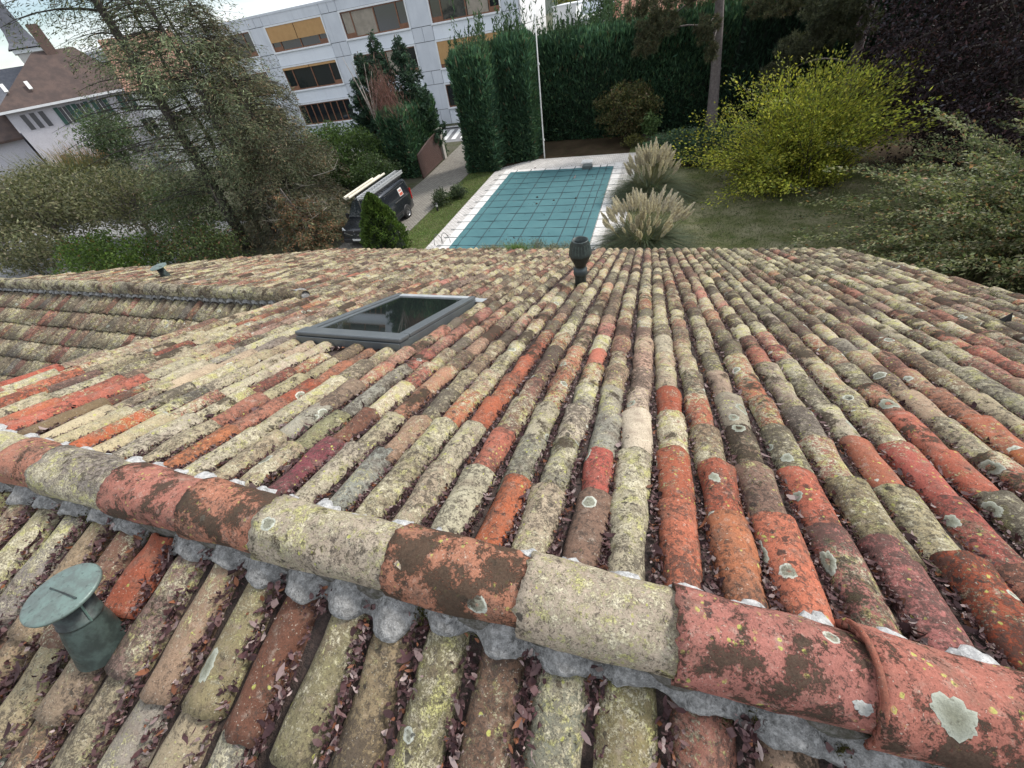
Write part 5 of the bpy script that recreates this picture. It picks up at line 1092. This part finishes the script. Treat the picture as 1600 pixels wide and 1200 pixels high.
for sx in (1, -1):
    f = lambda y, z: (sx*(.982 - max(0, z - 1.08)*.215), y, z)
    P = [f(1.18, 1.14), f(2.12, 1.14), f(2.12, 1.66), f(1.62, 1.66)]; d = quad('side_window', P if sx > 0 else P[::-1], M_CGL, van, .012)
    P = [f(1.02, .32), f(2.2, .32), f(2.2, 1.08), f(1.02, 1.08)]; d = quad('door', P if sx > 0 else P[::-1], M_VAN, van, .008)
    build('handle', *box(sx*.985 - .015, sx*.985 + .015, 2.0, 2.14, .98, 1.02), M_BLK, d, local=True)
    P = [f(2.26, .32), f(3.42, .32), f(3.42, 1.70), f(2.26, 1.70)]; d = quad('sliding_door', P if sx > 0 else P[::-1], M_VAN, van, .008)
    P = [f(3.0, 1.14), f(4.62, 1.14), f(4.62, 1.185), f(3.0, 1.185)]; quad('door_rail', P if sx > 0 else P[::-1], M_CHR, van, .02)
    P = [f(2.3, 1.76), f(4.6, 1.76), f(4.6, 1.785), f(2.3, 1.785)]; quad('roof_seam', P if sx > 0 else P[::-1], M_CHR, van, .012)
    build('side_moulding', *box(sx*.98 - .02, sx*.98 + .02, 1.3, 3.5, .52, .60), M_BLK, van, local=True)
    P = [f(3.72, 1.28), f(4.12, 1.28), f(4.12, 1.66), f(3.72, 1.66)]; s_ = quad('door_sign', P if sx > 0 else P[::-1], M_WHITE, van, .016)
    P = [f(3.75, 1.30), f(4.09, 1.30), f(4.09, 1.44), f(3.75, 1.44)]; quad('red_panel', P if sx > 0 else P[::-1], plain('red_print', (.45, .09, .05)) if 'red_print' not in bpy.data.materials else bpy.data.materials['red_print'], s_, .019)
    for q in range(3): P = [f(3.78 + q*.1, 1.49), f(3.85 + q*.1, 1.49), f(3.85 + q*.1, 1.60), f(3.78 + q*.1, 1.60)]; quad('red_mark', P if sx > 0 else P[::-1], bpy.data.materials['red_print'], s_, .019)
    build('mirror', *obox((sx*1.09, 1.28, 1.22), ((1, 0, 0), (0, 1, 0), (0, 0, 1)), (.09, .06, .14)), M_BLK, van, local=True, bevel=.03)
    quad('headlight', [(sx*.60, .085, .80), (sx*.86, .20, .86), (sx*.86, .26, 1.0), (sx*.60, .10, .94)] if sx > 0 else [(sx*.86, .20, .86), (sx*.60, .085, .80), (sx*.60, .10, .94), (sx*.86, .26, 1.0)], M_LAMP, van, .03)
    build('tail_light', *box(sx*.93 - .03, sx*.93 + .03, 4.86, 4.95, .75, 1.35), plain('red_lens', (.35, .02, .02), rough=.2) if 'red_lens' not in bpy.data.materials else bpy.data.materials['red_lens'], van, local=True)
    for y in (.88, 3.97):
        V, F = lathe([(.40, -.02), (.40, .02), (.30, .02)], 24, (sx*.962, y, .34), np.array([[0, 0, 1], [1, 0, 0], [0, 1, 0]], float)); build('wheel_arch', V, F, M_BLK, van, smooth=True, local=True)
        wheel(van, sx*.90, y, .335, .21)
build('grille', *box(-.60, .60, -.02, .06, .76, .94), M_BLK, van, local=True, bevel=.02)
build('bumper', *box(-.86, .86, -.04, .14, .30, .52), M_BLK, van, local=True, bevel=.04)
for s_ in (1, -1): build('grille_bar', *obox((s_*.38, -.03, .77), ((1, 0, s_*.28), (0, 1, 0), (-s_*.28, 0, 1)), (.24, .012, .014)), M_CHR, van, local=True)
em = [(0, -.035, .93), (.062, -.035, .85), (0, -.035, .77), (-.062, -.035, .85), (0, -.035, .93)]; V, F = tube(em, .013, 6); build('emblem', V, F, M_CHR, van, local=True)
build('number_plate', *box(-.26, .26, -.055, -.042, .42, .52), M_WHITE, van, local=True)
rk = build('roof_rack', *box(-.72, .72, 1.9, 1.94, 2.05, 2.08), M_BLK, van, local=True)
for k in range(13): build('slat', *box(-.72, .72, 2.08 + k*.205, 2.13 + k*.205, 2.05, 2.08), M_BLK, rk, local=True)
for x in (-.72, .72): build('rail', *box(x - .02, x + .02, 1.85, 4.75, 2.03, 2.10), M_BLK, rk, local=True)
for x in (-.70, .70):
    for y in (2.0, 3.2, 4.5): build('foot', *box(x - .02, x + .02, y, y + .05, 1.90, 2.04), M_BLK, rk, local=True)
vx, vy, vz = -14.55, 16.85, .006
ld = empty('ladder', (vx + .40, vy + 2.6, vz + 2.10), 'aluminium ladder with many rungs tied along the van roof', 'ladder'); M_AL = plain('aluminium', (.62, .63, .64), (.52, .53, .54), 6, .35, .05, 60, .5)
for x in (.22, .62):
    for z in (2.10, 2.20): build('rail', *box(vx + x - .025, vx + x + .025, vy + .95, vy + 5.15, vz + z, vz + z + .07), M_AL, ld)
for k in range(16):
    for z in (2.13, 2.23): build('rung', *box(vx + .24, vx + .60, vy + 1.05 + k*.265, vy + 1.085 + k*.265, vz + z, vz + z + .03), M_AL, ld)
tbm = plain('cream_tube', (.68, .63, .52), (.6, .55, .45), 3, .6, .1, 40)
for k, (x, y0, y1, z, lab) in enumerate(((-.66, 1.15, 4.75, 2.15, 'outer cream plastic pipe on the van roof rack'), (-.53, 1.25, 5.05, 2.15, 'inner cream plastic pipe on the van roof rack'), (-.59, 1.0, 3.9, 2.25, 'topmost shorter cream pipe on the van roof rack'))):
    V, F = tube([(vx + x, vy + y0, vz + z), (vx + x, vy + y1, vz + z)], .062, 12); tag(build('pipe', V, F, tbm, None, smooth=False, centre=True), lab, 'pipe', 'pipes on the van')
def car(label, loc, rz, col, name):
    o = empty(name, loc, label, 'car', None, rz); mt = paint(name + '_paint', col, .25, .2)
    st = [(.0, .35, .62, .70, .6), (.08, .22, .72, .82, .72), (.5, .2, .84, .86, .76), (1.0, .2, .92, .87, .76), (1.25, .2, 1.02, .87, .70), (1.75, .2, 1.36, .87, .60), (2.2, .2, 1.44, .87, .60), (3.1, .2, 1.40, .87, .58), (3.75, .22, 1.08, .85, .66), (4.15, .25, .95, .80, .66), (4.22, .4, .75, .74, .62)]
    V, F = loft(st, .82, .1); build('body', V, F, mt, o, smooth=True, local=True)
    quad('windscreen', [(-.60, 1.32, 1.04), (.60, 1.32, 1.04), (.52, 1.78, 1.34), (-.52, 1.78, 1.34)], M_CGL, o, .03); quad('rear_window', [(.52, 3.15, 1.36), (.58, 3.66, 1.10), (-.58, 3.66, 1.10), (-.52, 3.15, 1.36)][::-1], M_CGL, o, .03)
    for sx in (1, -1):
        for (a_, b_, c_, d_) in ((1.42, 2.2, 2.2, 1.82), (2.28, 3.35, 3.0, 2.28)):
            f = lambda y, z: (sx*(.858 - max(0, z - .82)*.44), y, z); P = [f(a_, .90), f(b_, .90), f(c_, 1.27), f(d_, 1.27)]; quad('side_window', P if sx > 0 else P[::-1], M_CGL, o, .014)
        for y in (.75, 3.35): wheel(o, sx*.80, y, .31, .19)
        build('headlight', *box(sx*.62 - .1, sx*.62 + .1, .04, .12, .55, .66), M_LAMP, o, local=True, bevel=.02); build('mirror', *box(sx*.92 - .06, sx*.92 + .06, 1.42, 1.52, .92, 1.04), mt, o, local=True, bevel=.02)
    return o
car('pale silver blue car parked before the school behind the green shrub', (-38.2, 41.6, .006), R(-88), (.45, .52, .58), 'silver_car')
car('white car seen through the thin conifer boughs at left', (-66.5, 41.0, .006), R(-62), (.75, .77, .80), 'white_car')
car('second white car partly hidden right of the first white car', (-59.5, 40.2, .006), R(-75), (.72, .74, .77), 'white_car')

# ------------------------------------------------------------------ school
def concrete_material(name, c1, c2, streak):
    b = NB(name); p = b.obj(); c = b.mix(b.ramp(b.noise(p, .6, 5, .6), .35, .7), c1, c2); mpn = b.n('ShaderNodeMapping'); mpn.inputs['Scale'].default_value = (3.5, 3.5, .12); b.l(p, mpn.inputs['Vector'])
    c = b.mix(b.ramp(b.noise(mpn.outputs[0], 1.2, 5, .7), .52, .8, 0, .55), c, streak); g = b.noise(p, 30, 4, .6); c = b.mix(1.0, c, b.mix(g, (.9,)*3, (1.1,)*3), 'MULTIPLY'); b.set(Base_Color=c, Roughness=.9); b.bump(g, .2, .01); return b.m
M_CON = concrete_material('concrete_panel', (.54, .57, .62), (.61, .64, .69), (.36, .38, .42)); M_CON2 = concrete_material('smooth_panel', (.68, .72, .78), (.72, .76, .81), (.56, .59, .64)); M_CON3 = plain('white_surround', (.72, .74, .76), (.66, .68, .70), 2, .8, .05, 30)
M_JOINT = plain('joint_dark', (.10, .11, .12), rough=1); M_WOOD = plain('window_wood', (.17, .075, .04), (.22, .10, .055), 3, .55, .1, 50); M_BLIND = plain('orange_blind', (.45, .27, .115), (.41, .24, .10), 3, .8, .1, 60); M_CURT = plain('beige_curtain', (.33, .29, .24), (.26, .23, .19), 2, .9, .2, 20)
b = NB('window_glass'); b.set(Base_Color=(.014, .018, .022), Roughness=.05); b.b.inputs['Specular IOR Level'].default_value = .7; M_WGL = b.m
sch = empty('school_building', (-12.7, 46.29, 0), 'long three storey concrete school with wood framed windows', 'building', None, R(2.64)); A0 = 1.2875
lx = lambda al: -(al - A0)*8.2
XL = lx(8.2); HR = 10.9
build('wall', *box(XL, 0, .12, 13, 0, HR - .05), M_JOINT, sch, local=True); build('roof', *box(XL - .1, .06, -.04, 13.1, HR - .05, HR + .12), M_CON, sch, local=True)
wins = [(2.32, 1.48), (3.46, 2.58), (4.55, 3.69), (5.64, 4.78), (6.75, 5.90), (7.86, 7.0)]; rows = [(7.94, 10.12), (4.62, 6.84), (1.36, 3.52)]
G_ = .022
def panel(x0, x1, z0, z1, mat=M_CON, y=0.0): return build('wall_panel', *box(x0 + G_, x1 - G_, y, .13, z0 + G_, z1 - G_), mat, sch, local=True)
def window(x0, x1, z0, z1, blind=0.0, curtain=None, bays=(0, .16, .52, .86, 1), low=False):
    f = build('window', *box(x0, x1, .10, .16, z0, z1), M_WGL, sch, local=True); w = .14
    for q in ((x0, x0 + w, z0, z1), (x1 - w, x1, z0, z1), (x0 + w, x1 - w, z1 - w, z1), (x0 + w, x1 - w, z0, z0 + .10)): build('surround', *box(q[0], q[1], -.06, .12, q[2], q[3]), M_CON3, f, local=True)
    build('sill', *box(x0, x1, -.12, .0, z0 - .04, z0 + .05), M_CON3, f, local=True)
    X0, X1, Z0, Z1 = x0 + w, x1 - w, z0 + .10, z1 - w
    for b_ in bays: xx = X0 + (X1 - X0)*b_; build('mullion', *box(xx - .055, xx + .055, .03, .10, Z0, Z1), M_WOOD, f, local=True)
    for q in ((Z0, Z0 + .10), (Z1 - .09, Z1)): build('rail', *box(X0, X1, .04, .098, *q), M_WOOD, f, local=True)
    if not low:
        for b0, b1 in ((bays[0], bays[1]), (bays[-2], bays[-1])): build('low_rail', *box(X0 + (X1 - X0)*b0, X0 + (X1 - X0)*b1, .045, .097, Z0 + .1, Z0 + .38), M_WOOD, f, local=True)
    if blind:
        for a_, b_ in ((0, .495), (.505, 1)):
            V = np.array([[X0 + (X1 - X0)*a_, -.02, Z1], [X0 + (X1 - X0)*b_, -.02, Z1], [X0 + (X1 - X0)*b_, -.05, Z1 - (Z1 - Z0)*blind], [X0 + (X1 - X0)*a_, -.05, Z1 - (Z1 - Z0)*blind]]); build('blind', np.vstack([V, V + [0, .015, 0]]), BF, M_BLIND, f, local=True)
    if curtain: build('curtain', *box(X0 + (X1 - X0)*curtain[0], X0 + (X1 - X0)*curtain[1], .085, .099, Z0 + .1, Z1 - .1), M_CURT, f, local=True)
for i, (a, b_) in enumerate(wins):
    x0, x1 = lx(a), lx(b_)
    for j, (z0, z1) in enumerate(rows):
        bl_ = {(2, 0): .62, (0, 1): .85, (2, 1): .10, (4, 0): .4}.get((i, j), 0); cu = {(1, 0): (.02, .52), (0, 0): (.54, .84), (3, 1): (.17, .5), (1, 1): (.54, .7), (3, 0): (.02, .15)}.get((i, j))
        window(x0, x1, z0, z1, bl_, cu, (0, .16, .52, .86, 1) if j < 2 else tuple(np.linspace(0, 1, 9)), j == 2)
        zb_ = rows[j + 1][1] if j < 2 else 0.0; panel(x0, x1, zb_, z0, M_CON2, .02)
    panel(x0, x1, rows[0][1], HR, M_CON)
edges = [0.0] + [v for a, b_ in wins for v in (lx(b_), lx(a))] + [XL]
for k in range(0, len(edges) - 1, 2):
    x1, x0 = edges[k], edges[k + 1]; xm = (x0 + x1)/2
    for z0, z1 in ((0, 1.36), (1.36, 3.52), (3.52, 4.62), (4.62, 6.84), (6.84, 7.94), (7.94, 10.12), (10.12, HR)):
        if z1 - z0 < 1.5: panel(x0, xm, z0, z1); panel(xm, x1, z0, z1)
        else: panel(x0, x1, z0, z1)
M_SIDE = plain('white_and_sunlit_render', (.74, .74, .74), (.68, .68, .68), .5, .85, .1, 20)  # white house walls; on the school end, sunlit brightness put into the colour
for z0, z1 in ((0, 3.52), (3.52, 6.84), (6.84, HR)):
    for y0, y1 in ((.14, 4.4), (4.4, 8.7), (8.7, 13)): build('end_panel', *box(-.02, .12, y0 + G_, y1 - G_, z0 + G_, z1 - G_), M_SIDE, sch, local=True)

# ------------------------------------------------------------------ buildings behind the hedge
M_ROOFT = plain('red_roof_tile', (.36, .16, .11), (.46, .26, .19), 2.0, .9, .4, 25); M_SLATE = plain('slate', (.085, .09, .11), (.12, .125, .145), 3, .7, .3, 30); M_OLDR = plain('old_brown_tile', (.062, .044, .040), (.098, .066, .056), 1.2, .9, .5, 14)
def gable_house(label, x0, x1, y0, y1, eave, ridge, nrow, tile=.28, rot=0.0, wallm=None, roofm=None, name='house', wins=()):
    cx, cy = (x0 + x1)/2, (y0 + y1)/2; o = empty(name, (cx, cy, 0), label, 'house', None, rot); hx, hy = (x1 - x0)/2, (y1 - y0)/2
    V = [(-hx, -hy, 0), (hx, -hy, 0), (hx, hy, 0), (-hx, hy, 0), (-hx, -hy, eave), (hx, -hy, eave), (hx, hy, eave), (-hx, hy, eave), (-hx, 0, ridge - .15), (hx, 0, ridge - .15)]
    build('wall', V, [np.array([[0, 1, 5, 4], [2, 3, 7, 6], [4, 5, 9, 8], [6, 7, 8, 9], [3, 2, 1, 0]]), np.array([[1, 2, 6, 9, 5], [3, 0, 4, 8, 7]])], wallm or M_SIDE, o, local=True)
    rf = build('roof', [(-hx - .3, 0, ridge), (hx + .3, 0, ridge), (hx + .3, -hy - .4, eave - .15), (-hx - .3, -hy - .4, eave - .15), (hx + .3, hy + .4, eave - .15), (-hx - .3, hy + .4, eave - .15)], [np.array([[0, 3, 2, 1], [0, 1, 4, 5]])], roofm or M_ROOFT, o, local=True)
    m = MB()
    for k in range(nrow):
        t0, t1 = k/nrow, (k + 1.15)/nrow
        for q in range(int((x1 - x0 + .6)/tile)):
            xa = -hx - .3 + q*tile; ya, za = -t0*(hy + .4), ridge - t0*(ridge - eave + .15); yb, zb = -t1*(hy + .4), ridge - t1*(ridge - eave + .15)
            m.add([(xa + .01, ya, za + .015), (xa + tile*.5, ya, za + .05), (xa + tile - .01, ya, za + .015), (xa + .01, yb, zb + .05), (xa + tile*.5, yb, zb + .09), (xa + tile - .01, yb, zb + .05)], [np.array([[0, 3, 4, 1], [1, 4, 5, 2]])])
    if nrow: tag(m.build('roof_tile_field', roofm or M_ROOFT, rf, local=True), kind='stuff')
    for (wx, wz, ww, wh) in wins:
        f = build('window', *box(wx - ww/2, wx + ww/2, -hy - .02, -hy + .05, wz, wz + wh), M_WGL, o, local=True)
        for q in ((wx - ww/2 - .07, wx - ww/2, wz, wz + wh), (wx + ww/2, wx + ww/2 + .07, wz, wz + wh), (wx - .03, wx + .03, wz, wz + wh)): build('frame', *box(q[0], q[1], -hy - .05, -hy - .01, q[2], q[3]), M_WHITE, f, local=True)
    return o
gable_house('white house under red tiles glimpsed through the pine boughs', -4.6, 11.0, 48.5, 60, 5.0, 9.4, 26, .3, wins=((-5, 1.2, 1.2, 1.4), (0, 1.2, 1.2, 1.4), (4.5, 3.0, 1.0, 1.2)))
M_GREYR = plain('grey_sheet', (.30, .34, .40), (.36, .40, .45), 1, .6, .1, 20)
o = empty('flat_annex', (-10.0, 55, 0), 'white flat roofed annex with dark slots right of the school', 'building'); build('wall', *box(-11.3, -8.9, 54, 62, 0, 7.5), M_SIDE, o); build('coping', *box(-11.4, -8.8, 53.95, 62, 7.5, 7.6), M_CON3, o)
for k in range(4): build('slot_window', *box(-10.9 + k*.5, -10.65 + k*.5, 53.96, 54.02, 5.0, 6.5), M_WGL, o)
gable_house('low white gabled house with a grey roof between annex and red tiled house', -9.0, -5.4, 55, 64, 6.3, 7.4, 0, roofm=M_GREYR)
bush('garden_tree', 'yellowish tree top between the school and the white annex', 'tree', (-10.6, 68, 0), (-10.6, 68, 7.0), (3.0, 2.4, 2.4), 90, 40, .5, (.4, .2), [(.16, .16, .05, 3), (.11, .12, .04, 2)], trunk=.2)
bush('garden_tree', 'dark green tree top left of the red tiled house', 'tree', (-5.6, 50.5, 0), (-5.6, 50.5, 5.2), (1.3, 1.3, 3.2), 80, 40, .45, (.34, .12), [(.04, .075, .03, 3), (.06, .1, .04, 2)], trunk=.2)

# ------------------------------------------------------------------ church and white house at far left
u = np.array([.475, .88]); ang = math.atan2(u[1], u[0])
wh = empty('village_house', (-60.6, 35.6, 0), 'white walled house under a steep brown hipped roof at far left', 'house', None, ang)
# local x runs along the facade, -y faces the garden
M_LIMEW = plain('lime_wall', (.55, .54, .58), (.49, .48, .52), .6, .9, .15, 12)
build('wall', *box(-5.0, 6.7, 0, 9, 0, 7.55), M_LIMEW, wh, local=True)
V = [(-5.6, -.6, 7.5), (7.2, -.6, 7.5), (7.2, 9.6, 7.5), (-5.6, 9.6, 7.5), (.5, 4.5, 11.55), (4.2, 4.5, 11.55)]
rf = build('roof', V, [np.array([[0, 1, 5, 4], [2, 3, 4, 5]]), np.array([[3, 0, 4], [1, 2, 5]])], M_OLDR, wh, local=True)
build('eave_board', *box(-5.6, 7.2, -.66, -.5, 7.3, 7.5), M_CON3, wh, local=True)
for x, z in ((-3.6, .32), (-1.7, .30)):
    yy = -.6 + z*5.1; zz = 7.5 + z*5.1; build('roof_light', *obox((x, yy, zz + .05), ((1, 0, 0), (0, .707, .707), (0, -.707, .707)), (.16, .45, .06)), M_WHITE, rf, local=True)
build('chimney', *box(1.6, 2.6, 4.0, 5.0, 10.8, 13.6), plain('brick', (.13, .085, .07), (.10, .07, .06), 4, .9, .4, 20), rf, local=True)
M_SHUT = plain('green_shutter', (.03, .085, .07), (.04, .10, .08), 3, .7, .1, 30)
for x in (-3.9, -3.15, -2.4):
    f = build('window', *box(x - .24, x + .24, -.02, .1, 5.7, 7.0), plain('dim_glass', (.09, .09, .10), rough=.2) if 'dim_glass' not in bpy.data.materials else bpy.data.materials['dim_glass'], wh, local=True)
    for q in (x - .28, x + .22): build('frame', *box(q, q + .06, -.06, -.005, 5.65, 7.05), M_LIMEW, f, local=True)
for x in (-.55, 1.05, 2.75, 5.2):
    f = build('window', *box(x - .32, x + .32, -.02, .1, 5.55, 7.0), bpy.data.materials['dim_glass'], wh, local=True); build('glazing_bar', *box(x - .03, x + .03, -.05, -.01, 5.55, 7.0), M_WHITE, f, local=True)
    for s_ in (-1, 1):
        sh_ = build('shutter', *box(x + s_*.55 - .19, x + s_*.55 + .19, -.08, -.02, 5.5, 7.05), M_SHUT, wh, local=True)
for x in (-3.2, 0, 3, 6): build('window', *box(x - .4, x + .4, -.02, .1, 1.6, 3.2), bpy.data.materials['dim_glass'], wh, local=True)
build('lean_to', *box(-12, -5.3, 2, 8, 0, 5.4), M_LIMEW, wh, local=True); V = [(-12.4, 1.2, 5.3), (-5.2, 1.2, 5.3), (-5.2, 8, 9.8), (-12.4, 8, 9.8)]; build('lean_to_roof', np.vstack([V, np.array(V) - [0, 0, .2]]), BF, M_OLDR, wh, local=True)
ch = empty('church', (-84.8, 50.3, 0), 'church tower with a dark slate spire behind the white house', 'church', None, ang)
build('tower', *box(-1.45, 1.45, .3, 3.2, 0, 13.0), plain('tower_stone', (.50, .49, .47), (.44, .43, .41), .8, .9, .2, 14), ch, local=True)
V, F = [], []
prof = [(2.05, 13.2), (1.5, 13.8), (1.15, 15.0), (.8, 19.0), (.4, 24.0), (.02, 28.5)]
for r_, z in prof: V += [(-r_, 1.75 - r_, z), (r_, 1.75 - r_, z), (r_, 1.75 + r_, z), (-r_, 1.75 + r_, z)]
i, j = np.meshgrid(np.arange(len(prof) - 1), np.arange(4), indexing='ij'); i = i.ravel(); j = j.ravel(); k = (j + 1) % 4
build('spire', V, [np.stack([i*4 + j, i*4 + k, (i + 1)*4 + k, (i + 1)*4 + j], 1), np.array([[3, 2, 1, 0]])], M_SLATE, ch, local=True)
build('cornice', *box(-1.7, 1.7, .05, 3.45, 12.7, 13.1), M_CON3, ch, local=True)
for x in (-.4, .4):
    f = build('belfry_opening', *box(x - .28, x + .28, .27, .4, 10.4, 12.0), M_BLK, ch, local=True)
    for q in range(5): build('louvre', *box(x - .28, x + .28, .22, .30, 10.5 + q*.3, 10.6 + q*.3), M_SLATE, f, local=True)
build('nave', *box(-14, -1.8, -1, 9, 0, 7), M_LIMEW, ch, local=True); V = [(-14.3, -1.5, 6.9), (-1.7, -1.5, 6.9), (-1.7, 4, 11.6), (-14.3, 4, 11.6)]; build('nave_roof', np.vstack([V, np.array(V) - [0, 0, .2]]), BF, M_SLATE, ch, local=True)
gable_house('house with an orange tiled roof behind the thin conifer', -53.0, -47.2, 36.0, 43, 7.4, 11.2, 18, .35, R(48), roofm=plain('orange_tile', (.36, .19, .14), (.43, .26, .20), 1.5, .9, .4, 18), wins=((-3, 3.6, 1.1, 1.5), (0, 3.6, 1.1, 1.5), (3, 3.6, 1.1, 1.5)))
# soft distant hills and trees beyond the village
m = MB(); a = np.linspace(-1.75, 1.3, 60); 
for r_, hh, sd_ in ((420, 10, 3), ):
    top = hh + 5*np.sin(a*5 + sd_) + 3*np.sin(a*13 + 1); V = np.concatenate([np.stack([r_*np.sin(a), r_*np.cos(a), np.full(60, -1.0)], 1), np.stack([(r_ + 60)*np.sin(a), (r_ + 60)*np.cos(a), top], 1), np.stack([(r_ + 400)*np.sin(a), (r_ + 400)*np.cos(a), top*1.6], 1)]); m.add(V, grid(60, 3))
tag(m.build('hills', turf_material('far_wood', (.06, .075, .06), (.08, .09, .075), (.05, .06, .05)), None, smooth=True), None, None, None, 'structure')
